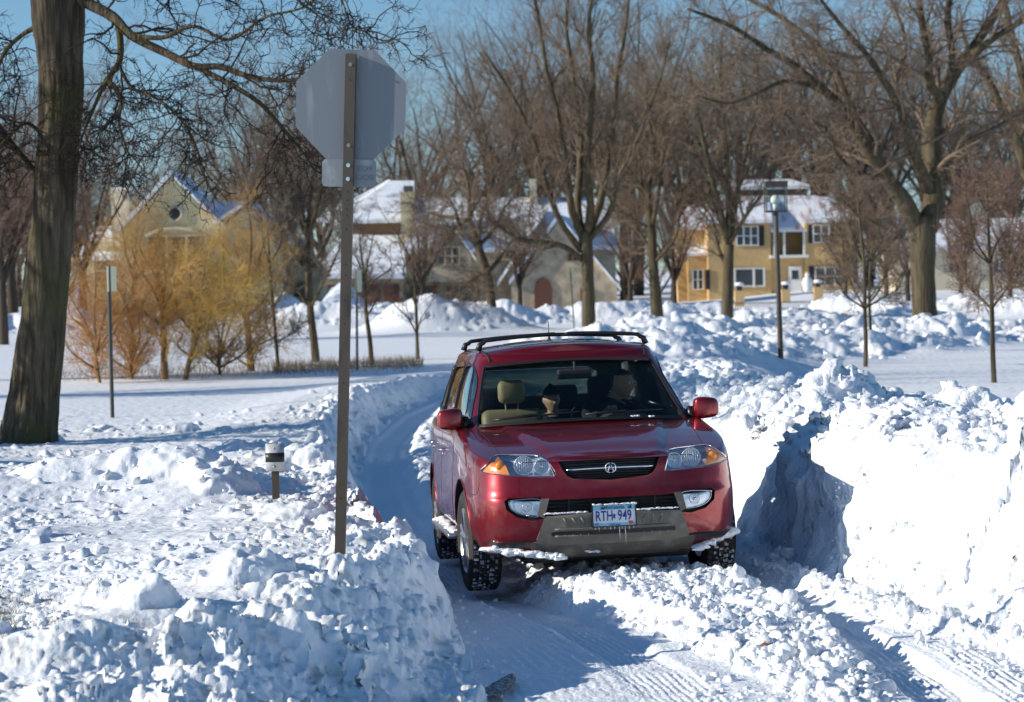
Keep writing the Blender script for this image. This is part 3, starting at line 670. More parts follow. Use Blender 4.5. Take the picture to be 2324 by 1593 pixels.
def build_car():
    car = empty('parked_car' if False else 'car')
    props(car, 'dark red family car coming down the snowy lane, snow caked under its bumper', 'car')
    pm = [M['paint'], M['dark'], M['cabin'], M['pillar']]
    body = tmp('body', LOW, M['paint'])
    def cut(name, VF, m): return tmp(name, VF, m)
    ops = []
    g = tmp('g', GRN, M['paint']); ops.append((g, 'UNION'))
    # cabin
    rr = []
    for z in (.50, .8, 1.0, 1.10):
        p = green_ring(0, z, .055); p[:, 1] = np.clip(p[:, 1], .72, 3.66); p[:, 0] = np.minimum(p[:, 0], .84); rr.append(p)
    R_ = [green_ring((z - 1.14) / .49, z, .05) for z in np.linspace(1.15, 1.56, 7)] + [green_ring(.92, 1.60, .075), green_ring(.95, 1.625, .12)]
    ops.append((cut('c', ringstack(rr + R_, lambda x, y, z, w: z + .03 * max(0, 1 - (x / max(w, .01)) ** 2)), M['cabin']), 'DIFFERENCE'))
    def pr(poly, axis, a, b, m): mb = MB().prism(poly, axis, a, b); return cut('p', (np.concatenate(mb.V), mb.F), m)
    WS = [(-.778, 1.156), (-.40, 1.172), (0, 1.178), (.40, 1.172), (.778, 1.156), (.735, 1.33), (.655, 1.58), (.62, 1.602), (.3, 1.622), (0, 1.630), (-.3, 1.622), (-.62, 1.602), (-.655, 1.58), (-.735, 1.33)]
    ops.append((pr(WS, 1, .0, 1.32, M['pillar']), 'DIFFERENCE'))
    RWN = [(-.60, 1.30), (.60, 1.30), (.55, 1.50), (.48, 1.54), (-.48, 1.54), (-.55, 1.50)]
    ops.append((pr(RWN, 1, 3.2, 4.2, M['pillar']), 'DIFFERENCE'))
    SW = [[(.66, 1.215), (1.60, 1.22), (1.63, 1.60), (1.40, 1.615), (1.22, 1.595), (.98, 1.47)], [(1.69, 1.22), (2.62, 1.225), (2.58, 1.595), (1.72, 1.605)], [(2.72, 1.24), (3.42, 1.27), (3.30, 1.45), (3.16, 1.56), (2.70, 1.585)]]
    for w in SW: ops.append((pr(w, 0, -1.2, 1.2, M['pillar']), 'DIFFERENCE'))
    for yy in (0, 2.7):
        for s in (-1, 1):
            mb = MB(); n = 40; poly = [(yy + .425 * math.cos(a), .385 + .425 * math.sin(a)) for a in np.linspace(0, 2 * math.pi, n, endpoint=False)]
            poly = [(a, b if b > .385 else .385 - (.385 - b) * 1.2) for a, b in poly]
            ops.append((pr(poly, 0, .62 * s if s > 0 else -1.2, 1.2 if s > 0 else -.62, M['dark']), 'DIFFERENCE'))
    ops.append((pr(GRILLE, 1, -1.3, -.80, M['dark']), 'DIFFERENCE'))
    ops.append((pr(LOWG, 1, -1.3, -.86, M['dark']), 'DIFFERENCE'))
    def recess(poly, depth, m):
        f = [(a, -1.35, b) for a, b in poly]; bk = []
        for a, b in poly:
            h, n = shoot(a, b, 1, -1)
            bk.append((a, h.y + depth, b))
        n = len(poly); F = [tuple(range(n))[::-1], tuple(range(n, 2 * n))] + [(i, (i + 1) % n, n + (i + 1) % n, n + i) for i in range(n)]
        mm = tmp('r', (f + bk, F), m); bm = bmesh.new(); bm.from_mesh(mm.data); bmesh.ops.triangulate(bm, faces=bm.faces); bmesh.ops.recalc_face_normals(bm, faces=bm.faces); bm.to_mesh(mm.data); bm.free(); return mm
    for P in (HLP, mirror(HLP)): ops.append((recess(P, .10, M['lampback']), 'DIFFERENCE'))
    for P in (FOG, mirror(FOG)): ops.append((recess(P, .05, M['dark']), 'DIFFERENCE'))
    booleans(body, ops)
    body.data.polygons.foreach_set('use_smooth', np.ones(len(body.data.polygons), dtype=bool)); body.data.set_sharp_from_angle(angle=rad(32))
    body.parent = car
    P = lambda name, polys, mt, axis=1, sgn=-1, off=.003, th=.01, nu=14, nv=10, bv=BV, ang=40, parent=car: (lambda mb: fixn(mb.build(name, mt, parent, angle=ang)))(sum_mb([patch(p, axis, sgn, off, th, nu, nv, bv) for p in polys]))
    def sum_mb(L):
        mb = MB()
        for v, f in L: mb.add(v, f)
        return mb
    # glass (set a little into the openings)
    big = lambda poly, c, k: [(c[0] + (a - c[0]) * k, c[1] + (b - c[1]) * k) for a, b in poly]
    P('windshield', [big(WS, (0, 1.40), 1.035)], M['windshield'], off=-.018, th=.004, nu=24, nv=16, bv=BVG)
    P('rear_window', [big(RWN, (0, 1.42), 1.04)], M['rearglass'], sgn=1, off=-.012, th=.004, bv=BVG)
    for i, w in enumerate(SW):
        for s in (-1, 1): P('side_window', [big(w, (np.mean([q[0] for q in w]), 1.41), 1.05)], M['sideglass'], axis=0, sgn=s, off=-.012, th=.004, bv=BVG)
    # seams, trim
    mb = MB()
    for s in (-1, 1):
        seam(mb, [(s * .725, -.53), (s * .745, -.2), (s * .765, .1), (s * .78, .34)], 2, 1, .0035, -.001)
        for pts in ([(.62, 1.20), (.56, .95), (.60, .62), (.62, .47)], [(1.655, 1.20), (1.665, .8), (1.66, .47)], [(2.66, 1.20), (2.64, .95), (2.42, .75), (2.28, .52), (2.2, .47)], [(.62, .47), (1.4, .465), (2.2, .47)]):
            seam(mb, pts, 0, s, .0035, -.001)
        seam(mb, [(s * .60, 1.14), (s * .635, 1.35), (s * .64, 2.2), (s * .61, 3.2)], 2, 1, .010, .0)   # roof drip moulding
    seam(mb, [(-.60, .945), (-.36, .952), (0, .957), (.36, .952), (.60, .945)], 1, -1, .0025, -.001)
    for s in (-1, 1): seam(mb, [(s * .93, .72), (s * .90, .74), (s * .876, .86)], 1, -1, .003, -.001)
    mb.build('panel_gap', M['pillar'], car)
    for w in SW:
        for s in (-1, 1):
            sw = MB(); seam(sw, w + [w[0]], 0, s, .009, -.002, BVG, 60); sw.build('window_surround', M['black'], car)
    sw = MB(); seam(sw, WS[:] + [WS[0]], 1, -1, .011, -.004, BVG, 110); sw.build('windshield_surround', M['black'], car)
    # wiper cowl and wipers
    cw = MB(); 
    cp = []
    for x in np.linspace(-.76, .76, 33):
        cp.append((x, 1.160 + .020 * (1 - (x / .76) ** 2)))
    for dz, r in ((-.004, .011), (.006, .009)): 
        Q = []
        for x, z in cp:
            h, n = shoot(x, z + dz, 1, -1, BVG); Q.append((h.x, h.y - .01, h.z + .004))
        cw.tube(Q, r, 6)
    cw.build('cowl', M['dark'], car, True)
    for x0, x1 in ((-.66, -.02), (.02, .62)):
        w = MB(); Q = []
        for t in np.linspace(0, 1, 9):
            x = x0 + (x1 - x0) * t; h, n = shoot(x, 1.182 + .022 * t + .02 * (1 - (x / .76) ** 2), 1, -1, BVG); Q.append((h + n * .022)[:])
        w.tube(Q, .007, 5); w.tube([Q[0], (Q[4][0], Q[4][1] - .012, Q[4][2] + .01)], .008, 5); w.build('wiper', M['black'], car, True)
    # grille
    g = MB()
    for z in (.935, .917, .900, .872, .855, .838, .822):
        w = np.interp(z, [.803, .822, .842, .885, .945], [.05, .25, .29, .325, .35]); Q = []
        for x in np.linspace(-w, w, 17):
            h, n = shoot(x, z, 1, -1); Q.append((x, h.y + .022, z - .006 * (x / .35) ** 2))
        g.tube(Q, .0042, 5)
    gr = g.build('grille', M['black'], car, True)
    Q = [(x, shoot(x, .887, 1, -1)[0].y + .004, .888 - .004 * (x / .3) ** 2) for x in np.linspace(-.305, .305, 15)]
    b = MB().tube(Q, [.004] + [.0075] * 13 + [.004], 8); b.build('trim_bar', M['chrome'], gr, True)
    # emblem: oval ring with a calliper shaped A
    ey = shoot(0, .888, 1, -1)[0].y - .012; e = MB()
    e.tube([(.037 * math.cos(a) * (1 + .06 * math.cos(4 * a) * -1), ey, .887 + .034 * math.sin(a)) for a in np.linspace(0, 2 * math.pi, 29)], .0042, 6, cap=False)
    for s in (-1, 1): e.tube([(s * .004, ey, .914), (s * .010, ey, .895), (s * .0165, ey, .872), (s * .021, ey, .859)], [.0035, .0045, .005, .005], 6)
    e.tube([(-.007, ey, .905), (0, ey, .886), (.007, ey, .905)], [.002, .003, .002], 5); e.tube([(-.004, ey, .878), (.004, ey, .878)], .0028, 5)
    e.build('emblem', M['chrome'], gr, True)
    # lower grille
    g = MB()
    for z in (.668, .644, .620, .597): 
        w = .455 - (z - .575) * .2; g.tube([(x, -.925 + .06 * (x / .45) ** 2, z) for x in np.linspace(-w, w, 9)], .005, 5)
    for x in (-.3, -.15, 0, .15, .3): g.tube([(x, -.915, .58), (x, -.915, .68)], .004, 5)
    g.build('lower_grille', M['black'], car)
    # headlamps
    for s in (-1, 1):
        pol = HLP if s > 0 else mirror(HLP)
        hl = P('headlight', [pol], M['lens'], off=-.002, th=.004, nu=18, nv=10)
        e = MB(); seam(e, pol + [pol[0]], 1, -1, .004, -.002, BV, 70); e.build('lamp_edge', M['chrome'], hl)
        for cx, cz, r, fl in ((.465, .912, .052, 0), (.588, .925, .066, 1)):
            h, n = shoot(s * cx, cz, 1, -1); cy = h.y + .030; prof = []
            bowl = MB(); V = []; F = []; nn = 40; mm = 9
            for k in range(nn):
                a = 2 * math.pi * k / nn
                for j in range(mm):
                    q = j / (mm - 1); rr_ = r * q; d = .055 * (1 - q * q) + (0.004 * math.sin(a * (10 if fl else 5)) * q if fl else .003 * math.cos(j * 2.6))
                    V.append((s * cx + rr_ * math.cos(a), cy + d, cz + rr_ * math.sin(a)))
            F = [(k * mm + j, ((k + 1) % nn) * mm + j, ((k + 1) % nn) * mm + j + 1, k * mm + j + 1) for k in range(nn) for j in range(mm - 1)]
            bowl.add(V, F); bowl.tube([(s * cx + r * math.cos(a), cy, cz + r * math.sin(a)) for a in np.linspace(0, 2 * math.pi, 33)], .002, 5, cap=False)
            bowl.sphere((s * cx, cy + .02, cz), r * .24, 0, 2)
            if fl:
                for x in np.linspace(-.045, .045, 7):
                    hh = math.sqrt(max(0, .053 ** 2 - x * x)); bowl.tube([(s * cx + x, cy - .004, cz - hh), (s * cx + x, cy - .004, cz + hh)], .0028, 5)
            bowl.build('reflector', M['lampback'], hl, True)
        ap = AMB if s > 0 else mirror(AMB); a = P('turn_signal', [ap], M['amber'], off=-.012, th=.004, nu=8, nv=8, parent=hl)
        sp = MB(); h, n = shoot(s * .755, .925, 1, -1); sp.sphere((s * .748, h.y + .012, .925), .030, 0, 3, (1, .5, 1.1)); sp.build('signal_bulb', M['amber'], hl, True)
        fp = FOGL if s > 0 else mirror(FOGL); f = P('fog_lamp', [fp], M['lens'], off=-.006, th=.004, nu=10, nv=8)
        P('reflector', [fp], M['foglamp'], off=-.016, th=.012, nu=10, nv=8, parent=f)
        e = MB(); seam(e, fp + [fp[0]], 1, -1, .003, -.004, BV, 40); h, n = shoot(s * .585, .642, 1, -1)
        e.tube([(s * .585 + .034 * math.cos(a), h.y + .002, .642 + .034 * math.sin(a)) for a in np.linspace(0, 2 * math.pi, 25)], .003, 5, cap=False); e.sphere((s * .585, h.y + .004, .642), .011, 0, 2)
        e.build('lamp_edge', M['chrome'], f, True)
        gd = [(.435, .694), (.475, .56), (.522, .566), (.492, .694)]; P('lamp_surround', [gd if s > 0 else mirror(gd)], M['guard'], off=.004, th=.02, nu=4, nv=6)
    # bumper guard, lip, side strips
    G_ = [(-.535, .405), (-.475, .560), (-.455, .578), (-.41, .588), (0, .590), (.41, .588), (.455, .578), (.475, .560), (.535, .405), (.44, .385), (-.44, .385)]
    P('bumper_guard', [G_], M['guard'], off=.028, th=.05, nu=40, nv=12, ang=60)
    SL = [(-.43, .457), (-.42, .472), (.42, .472), (.43, .457), (.42, .443), (-.42, .443)]
    P('bumper_slot', [SL], M['dark'], off=.031, th=.01, nu=30, nv=4)
    rb = MB()
    for x in (-.33, -.27, -.21, .21, .27, .33):
        h, n = shoot(x, .53, 1, -1); rb.tube([(x - .012 * np.sign(x), h.y - .027, .505), (x + .016 * np.sign(x), h.y - .029, .56)], [.005, .010], 6)
    for q in (-1, 1):
        Q = []
        for x in np.linspace(-.41, .41, 23):
            h, n = shoot(x, .457 + q * .024, 1, -1); Q.append((x, h.y - .03, .457 + q * .024))
        rb.tube(Q, .008, 6)
    rb.build('guard_rib', M['guard'], car, True)
    lp = [(-.575, .400), (-.56, .33), (-.47, .285), (.47, .285), (.56, .33), (.575, .400)]
    P('skid_lip', [lp], M['guard2'], off=.016, th=.05, nu=36, nv=8, ang=60)
    for s in (-1, 1):
        st = [(.565, .405), (.565, .368), (.80, .368), (.86, .405)]; P('lower_strip', [st if s > 0 else mirror(st)], M['black'], off=.012, th=.03, nu=14, nv=3)
    # plate
    py = shoot(0, .565, 1, -1)[0].y - .045
    pl = empty('license_plate', (0.0, py, .5625), car)
    MB().box((-.149, -.002, -.073), (.149, .003, .073), 0, .0015).build('plate_panel', M['plate'], pl)
    fr = MB(); c = [(-.150, -.074), (.150, -.074), (.150, .074), (-.150, .074), (-.150, -.074)]
    for (a, b), (d, e_) in zip(c[:-1], c[1:]): fr.box((min(a, d) - .004, -.007, min(b, e_) - .004), (max(a, d) + .004, .006, max(b, e_) + .004))
    fr.build('plate_frame', M['black'], pl)
    MB().add([(-.147, -.0035, .040), (.147, -.0035, .040), (.147, -.0035, .071), (-.147, -.0035, .071), (-.147, -.0035, -.071), (.147, -.0035, -.071), (.147, -.0035, -.050), (-.147, -.0035, -.050)], [(0, 1, 2, 3), (4, 5, 6, 7)]).build('plate_band', M['plateblue'], pl)
    def text(body_, size, loc, m, parent, sx=1, name='lettering', rot=(rad(90), 0, 0), ext=.0006, bold=.0):
        cu = bpy.data.curves.new(name, 'FONT'); cu.body = body_; cu.size = size; cu.align_x = 'CENTER'; cu.align_y = 'CENTER'; cu.extrude = ext; cu.offset = bold; cu.resolution_u = 4
        o = bpy.data.objects.new(name, cu); COL.objects.link(o); bpy.context.view_layer.update()
        me = bpy.data.meshes.new_from_object(o.evaluated_get(bpy.context.evaluated_depsgraph_get())); bpy.data.objects.remove(o); me.materials.clear(); me.materials.append(m)
        for v in me.vertices: v.co.x *= sx
        n = link(name, me, parent, loc); n.rotation_euler = rot; return n
    build_car.text = text
    text('RTH', .098, (-.070, -.0045, -.004), M['plateink'], pl, .66, bold=.0012); text('949', .098, (.072, -.0045, -.004), M['plateink'], pl, .66, bold=.0012)
    text('Minnesota', .034, (0, -.0045, .056), M['plateteal'], pl, 1.0, bold=.0007); text('10,000 lakes', .017, (0, -.0045, -.061), M['plateteal'], pl, 1.0, bold=.0003)
    sh = [(-.010, .014), (.0, .016), (.002, .012), (.013, .011), (.004, .002), (.004, -.004), (.009, -.014), (-.009, -.014), (-.008, 0)]
    MB().prism([(a + .001, b - .006) for a, b in sh], 1, -.0045, -.003).build('state_outline', M['plateink'], pl)
    MB().box((.098, -.0048, -.063), (.128, -.003, -.041)).build('sticker', M['sticker'], pl); MB().box((-.138, -.0045, -.066), (-.110, -.003, -.046)).build('sticker', M['plateblue2'], pl)
    rngt = random.Random(3)
    for cx in (-.085, .105):
        tr = MB()
        for k in range(9): tr.box((cx + rngt.uniform(-.014, .012), -.0045, .044 + rngt.random() * .006), (cx + rngt.uniform(.0, .018), -.003, .054 + rngt.random() * .010))
        tr.build('tree_print', M['plateteal'], pl)
    for x, z in ((-.09, .066), (.09, .066), (-.09, -.066), (.09, -.066)): MB().sphere((x, -.005, z), .004, 0, 1).build('screw', M['chrome'], pl)
    # mirrors
    for s in (-1, 1):
        mbm = bmesh.new(); bmesh.ops.create_cube(mbm, size=1)
        bmesh.ops.subdivide_edges(mbm, edges=mbm.edges[:], cuts=3, use_grid_fill=True)
        for v in mbm.verts:
            c_ = v.co; q = Vector(c_) * 2; rr_ = max(abs(q.x), abs(q.y), abs(q.z)); L4 = (abs(q.x) ** 5 + abs(q.y) ** 5 + abs(q.z) ** 5) ** .2; q = q / max(L4, 1e-6) * rr_
            v.co = Vector((s * .972 + q.x * .098, .60 + q.y * .055 + (.03 if q.y > 0 else 0) * 0 + .02 * abs(q.x), 1.222 + q.z * .082 * (1 - .10 * q.x * s)))
        bmesh.ops.smooth_vert(mbm, verts=mbm.verts, factor=.3, use_axis_x=True, use_axis_y=True, use_axis_z=True)
        bmesh.ops.recalc_face_normals(mbm, faces=mbm.faces)
        me = bpy.data.meshes.new('side_mirror'); mbm.to_mesh(me); mbm.free(); me.materials.append(M['paint']); me.polygons.foreach_set('use_smooth', [True] * len(me.polygons)); mo = link('side_mirror', me, car)
        md = mo.modifiers.new('s', 'SUBSURF'); md.levels = 2; md.render_levels = 2
        a = MB().tube([(s * .80, .66, 1.175), (s * .86, .63, 1.165), (s * .92, .61, 1.165)], [.035, .026, .022], 8); a.prism([(.58, 1.14), (.80, 1.19), (.62, 1.24)], 0, s * .835, s * .872); a.build('mirror_arm', M['black'], mo, True)
    # handles
    for y, z in ((1.50, .965), (2.52, .985)):
        for s in (-1, 1):
            h, n = shoot(y, z, 0, s); hd = MB(); hd.tube([(h.x - s * .004, y - .085, z), (h.x + s * .026, y - .06, z), (h.x + s * .032, y, z), (h.x + s * .026, y + .06, z), (h.x - s * .004, y + .085, z)], [.008, .011, .012, .011, .008], 8)
            hd.tube([(h.x, y, z - .02), (h.x + s * .01, y, z - .05)], [.01, .004], 6); hd.build('door_handle', M['chrome'], car, True)
    # roof: sunroof, rack, aerial
    P('sunroof', [[(-.40, 1.30), (.40, 1.30), (.42, 1.36), (.42, 1.86), (.40, 1.92), (-.40, 1.92), (-.42, 1.86), (-.42, 1.36)]], M['roofglass'], axis=2, sgn=1, off=.004, th=.012, nu=16, nv=12)
    for yy in (1.42, 2.72):
        rk = MB(); Q = []
        zz = shoot(.62, yy, 2, 1)[0].z
        for x in np.linspace(-.60, .60, 21): Q.append((x, yy + .02 * (1 - (x / .6) ** 2), 1.800 + .028 * (1 - (x / .6) ** 2)))
        Q = [(-.665, yy, zz + .0), (-.645, yy, zz + .05), (-.622, yy, 1.782)] + Q + [(.622, yy, 1.782), (.645, yy, zz + .05), (.665, yy, zz + .0)]
        rk.tube(Q, [.026, .021, .018] + [.0165] * 21 + [.018, .021, .026], 8); rk.build('roof_rack', M['black'], car, True)
    h = shoot(.10, 3.05, 2, 1)[0]; an = MB().lathe([(0, .06), (.008, .055), (.02, .02), (.032, 0)], 12, 2, h[:]); an.tube([(h.x, h.y, h.z + .05), (h.x, h.y + .02, h.z + .19)], .004, 6); an.build('antenna', M['black'], car, True)
    # running boards with snow
    for s in (-1, 1):
        rb = MB().box((min(s * .90, s * 1.03), .55, .335), (max(s * .90, s * 1.03), 2.15, .375), 0, .012); rbo = rb.build('running_board', M['alloy'], car, angle=40)
        sn = snowlump([(s * .955, y, .37) for y in np.linspace(.62, 2.08, 12)], .042, .7, 20 + s); link('snow_crust', sn, rbo)
    # wheels
    for nm, (x, y) in enumerate(((-.845, 0), (.845, 0), (-.845, 2.7), (.845, 2.7))):
        s = -1 if x < 0 else 1
        w = empty('wheel', (x, y, .362), car)
        if y == 0: w.rotation_euler = (0, 0, rad(3.0))
        w2 = wheel_parts(s); 
        for o in w2: o.parent = w
    # underbody, axle, mud flaps
    ub = MB().box((-.60, -.55, .22), (.60, 3.5, .50), 0, .03).box((-.72, -.06, .28), (.72, .06, .36), 0, .02).box((-.70, 2.62, .25), (.70, 2.78, .36), 0, .02); ub.build('underbody', M['dark'], car)
    for s in (-1, 1):
        mf = MB().box((min(s * .76, s * .94), 3.13, .20), (max(s * .76, s * .94), 3.15, .52)); mf.build('mud_flap', M['dark'], car)
    # tail lamps and rear bumper
    for s in (-1, 1):
        tl = [(.70, .80), (.70, 1.13), (.86, 1.13), (.88, .80)]; P('tail_lamp', [tl if s > 0 else mirror(tl)], M['tail'], sgn=1, off=.006, th=.02)
    rp = [(-.85, .42), (.85, .42), (.85, .60), (-.85, .60)]; P('rear_bumper', [rp], M['guard'], sgn=1, off=.05, th=.07, nu=24)
    # snow on the bumper, roof and cowl
    for pts, r, f, sd_ in (([(-.86 + .05 * i, -.70 - .035 * i + .001 * i * i, .352 - .012 * i * .5) for i in range(11)], .046, .55, 1), ([(-.62, -.86, .31), (-.56, -.87, .30), (-.48, -.88, .29)], .03, .5, 2), ([(.88 - .05 * i, -.62 - .04 * i, .385 - .016 * i) for i in range(7)], .046, .6, 3), ([(-.80, -.74, .405), (-.76, -.78, .405), (-.72, -.80, .405)], .018, .8, 4),
        ([(-.18, -.875, .315), (-.12, -.88, .312), (-.10, -.88, .31)], .016, .7, 5), ([(x, shoot(x, .585, 1, -1)[0].y - .01, .592) for x in np.linspace(-.46, -.17, 12)], .012, .6, 6), ([(x, shoot(x, .585, 1, -1)[0].y - .01, .592) for x in np.linspace(.17, .46, 12)], .012, .6, 7), ([(x, py - .002, .640) for x in np.linspace(-.14, .15, 10)], .011, .8, 8),
        ([(x, .30, 1.192) for x in (.36, .39, .41)], .012, .8, 9), ([(x, .30, 1.187) for x in (.49, .51, .52)], .010, .8, 10), ([(.42, 1.30, 1.685), (.50, 1.27, 1.675), (.56, 1.3, 1.67)], .016, .35, 11), ([(-.55, 1.5, 1.725), (-.50, 1.45, 1.73), (-.45, 1.5, 1.735)], .025, .4, 12),
        ([(-.3, 2.2, 1.752), (0, 2.3, 1.765), (.4, 2.2, 1.76), (.55, 1.9, 1.74)], .05, .2, 13)):
        link('snow_crust', snowlump(pts, r, f, sd_), car)
    ic = MB(); rg = random.Random(4)
    for x, L in ((.072, .125), (.032, .095), (-.11, .03), (-.03, .025), (.0, .02), (.10, .03), (-.135, .02), (.13, .02), (.05, .02), (-.07, .018)):
        ic.tube([(x, py - .004, .486), (x + .001, py - .004, .486 - L * .5), (x + .002, py - .004, .486 - L)], [.0045, .0035, .001], 6)
    for x in np.arange(-.4, .42, .055):
        if abs(x) > .16: ic.tube([(x, py + .02, .446), (x, py + .02, .446 - rg.uniform(.012, .03))], [.0025, .0008], 5)
    ic.build('icicle', M['ice'], car, True)
    # interior
    def seatm(cx, cy, w=.25, m=M['seat']):
        st = MB(); 
        st.box((cx - w, cy - .50, .62), (cx + w, cy + .05, .80), 0, .05); o = st.build('seat', m, car, angle=50)
        bk = MB().box((cx - w, cy, .74), (cx + w, cy + .14, 1.24), 0, .06)
        bk.V = [np.column_stack([v[:, 0] * 1, v[:, 1] + (v[:, 2] - .74) * .22, v[:, 2]]) for v in bk.V]; bk.build('backrest', m, o, angle=50)
        hd = MB().box((cx - .11, cy + .10, 1.285), (cx + .11, cy + .21, 1.475), 0, .05); hd.tube([(cx - .05, cy + .15, 1.22), (cx - .05, cy + .17, 1.34)], .008, 6); hd.tube([(cx + .05, cy + .15, 1.22), (cx + .05, cy + .17, 1.34)], .008, 6); hd.build('headrest', m, o, angle=50)
    seatm(-.36, 1.80); seatm(.38, 1.88, .25, M['cabindark'])
    rs = MB().box((-.70, 2.20, .60), (.70, 2.72, .78), 0, .05).box((-.70, 2.72, .70), (.70, 2.86, 1.20), 0, .06); rso = rs.build('rear_seat', M['cabindark'], car, angle=50)
    for x in (-.42, .16): MB().box((x - .13, 2.76, 1.20), (x + .13, 2.86, 1.40), 0, .04).build('headrest', M['cabindark'], rso, angle=50)
    d = MB(); Q = [(-.80, .62), (.80, .62), (.80, 1.10), (-.80, 1.10)]
    d.box((-.80, .70, .80), (.80, 1.02, 1.13), 0, .05); d.box((-.78, .42, 1.085), (.78, .80, 1.135), 0, .015); d.box((-.14, 1.0, .60), (.14, 1.9, .82), 0, .04)
    hz = [(.38 + .19 * math.cos(a), 1.135 + .085 * math.sin(a)) for a in np.linspace(0, math.pi, 14)]; d.prism(hz, 1, .72, 1.0); d.build('dashboard', M['cabin2'], car, angle=50)
    st = MB(); c0 = Vector((.40, 1.13, 1.125)); u_ = Vector((1, 0, 0)); w_ = Vector((0, .42, .907))
    st.tube([(c0 + u_ * .185 * math.cos(a) + w_ * .185 * math.sin(a))[:] for a in np.linspace(0, 2 * math.pi, 37)], .015, 8, cap=False)
    for a in (rad(0), rad(180), rad(270)): st.tube([c0[:], (c0 + u_ * .18 * math.cos(a) + w_ * .18 * math.sin(a))[:]], .014, 6)
    st.sphere((c0.x, c0.y - .02, c0.z), .06, 0, 2); st.build('steering_wheel', M['cabindark'], car, True)
    im = MB().box((-.11, .92, 1.478), (.155, .96, 1.555), 0, .018); im.tube([(.03, .95, 1.54), (.03, .98, 1.61)], .01, 6); im.build('rear_view_mirror', M['cabindark'], car)
    # wheel arch lips
    for yy in (0, 2.7):
        for s in (-1, 1):
            Q = []; al = MB()
            for a in np.linspace(rad(-8), rad(188), 30):
                h, n = shoot(yy + .428 * math.cos(a), .385 + .428 * math.sin(a), 0, s)
                if h is not None: Q.append((h.x + s * .001, h.y, h.z))
            al.tube(Q, .006, 6); al.build('wheel_arch', M['paint'], car, True)
    car.matrix_world = CARM
    return car
def snowlump(pts, r, flat, seed):
    rng = np.random.default_rng(seed); b = MB()
    for i in range(len(pts) - 1):
        for t in (0, .25, .5, .75):
            p = np.array(pts[i]) * (1 - t) + np.array(pts[i + 1]) * t; v = clod_variant(rng) * r * rng.uniform(.7, 1.35) * np.array([1.35, 1, flat]); b.add(v + p + rng.normal(size=3) * r * .12, ICO[1].tolist())
    return mesh_np('snow_crust', np.concatenate(b.V), b.F, M['snow'], True)
def wheel_parts(s):
    """wheel centred at the origin, axle along x, outer face toward s"""
    Rr, hw = .368, .118
    # cross-section from inner bead over the tread to the outer bead: (x, r)
    prof = [(-.100, .232), (-.117, .262), (-.121, .300), (-.112, .340), (-.100, .357)]
    ribs = []; edges = [-.096, -.058, -.052, -.020, -.013, .013, .020, .052, .058, .096]
    n = 150; V = []; K = None
    def sect(k):
        P = list(prof)
        lug = lambda i: ((k + i * 2) % 3) >= 1
        tops = [(-.096, -.060, 0), (-.053, -.021, 1), (-.014, .014, 2), (.021, .053, 3), (.060, .096, 4)]
        for a, b, i in tops:
            r = Rr - .004 * abs((a + b) / .19) ** 2; hh = r if lug(i) else r - .009
            P += [(a, r - .012), (a + .001, hh), ((a + b) / 2, hh if (k % 6) != 2 else hh - .004), (b - .001, hh), (b, r - .012)]
        P += [(.100, .357), (.112, .340), (.121, .300), (.117, .262), (.100, .232)]
        return P
    for k in range(n):
        a = 2 * math.pi * k / n; P = sect(k); K = len(P)
        for x, r in P: V.append((x * s, r * math.cos(a), r * math.sin(a)))
    F = [(k * K + i, ((k + 1) % n) * K + i, ((k + 1) % n) * K + i + 1, k * K + i + 1) for k in range(n) for i in range(K - 1)]
    mi = []
    rng = np.random.default_rng(int(10 + s))
    VV = np.array(V); rad_ = np.hypot(VV[:, 1], VV[:, 2])
    for f in F:
        q = rad_[list(f)]; x = abs(VV[f[0]][0]); groove = (q.min() < Rr - .0068) and x < .095
        deep = q.max() < Rr - .0105
        mi.append(1 if (groove and not deep and rng.random() < .5) else 0)
    me = mesh_np('tyre', VV, F, [M['rubber'], M['treadsnow']], True, mi); me.set_sharp_from_angle(angle=rad(25))
    tyre = bpy.data.objects.new('tyre', me); COL.objects.link(tyre)
    rm = MB(); ox = s * .108
    rm.lathe([(.236, ox), (.236, ox - s * .012), (.222, ox - s * .018), (.214, ox - s * .06), (.205, ox - s * .20)], 48, 0)
    rm.lathe([(.236, ox), (.226, ox + s * .002), (.215, ox - s * .012)], 48, 0)
    rm.lathe([(0.0, ox - s * .012), (.032, ox - s * .012), (.045, ox - s * .018), (.060, ox - s * .045)], 24, 0)
    for k in range(5):
        for dd in (-.16, .16):
            a = 2 * math.pi * k / 5 + .3; a1 = a + dd * .9; a0 = a + dd * .35
            P0 = np.array([ox - s * .022, .04 * math.cos(a0), .04 * math.sin(a0)]); P1 = np.array([ox - s * .014, .13 * math.cos(a + dd * .6), .13 * math.sin(a + dd * .6)]); P2 = np.array([ox - s * .012, .222 * math.cos(a1), .222 * math.sin(a1)])
            rm.tube([P0, P1, P2], [.020, .015, .017], 6)
    rim = bpy.data.objects.new('rim', rm.build('rimtmp', M['alloy'], angle=40).data); bpy.data.objects.remove(bpy.data.objects['rimtmp']); COL.objects.link(rim)
    dk = MB().lathe([(0, ox - s * .11), (.14, ox - s * .11), (.145, ox - s * .10)], 32, 0).build('brake_disc', M['black'])
    return [tyre, rim, dk]
M['lampback'] = mat('lamp_reflector', (.88, .9, .93), .25, .45, bump=(40, .6, .006, (1, 1, .2)))
M['plate'] = mat('plate_white', (.72, .76, .80), .4); M['plateblue'] = mat('plate_pale_blue', (.22, .50, .68), .4); M['plateblue2'] = mat('sticker_blue', (.12, .25, .5), .4)
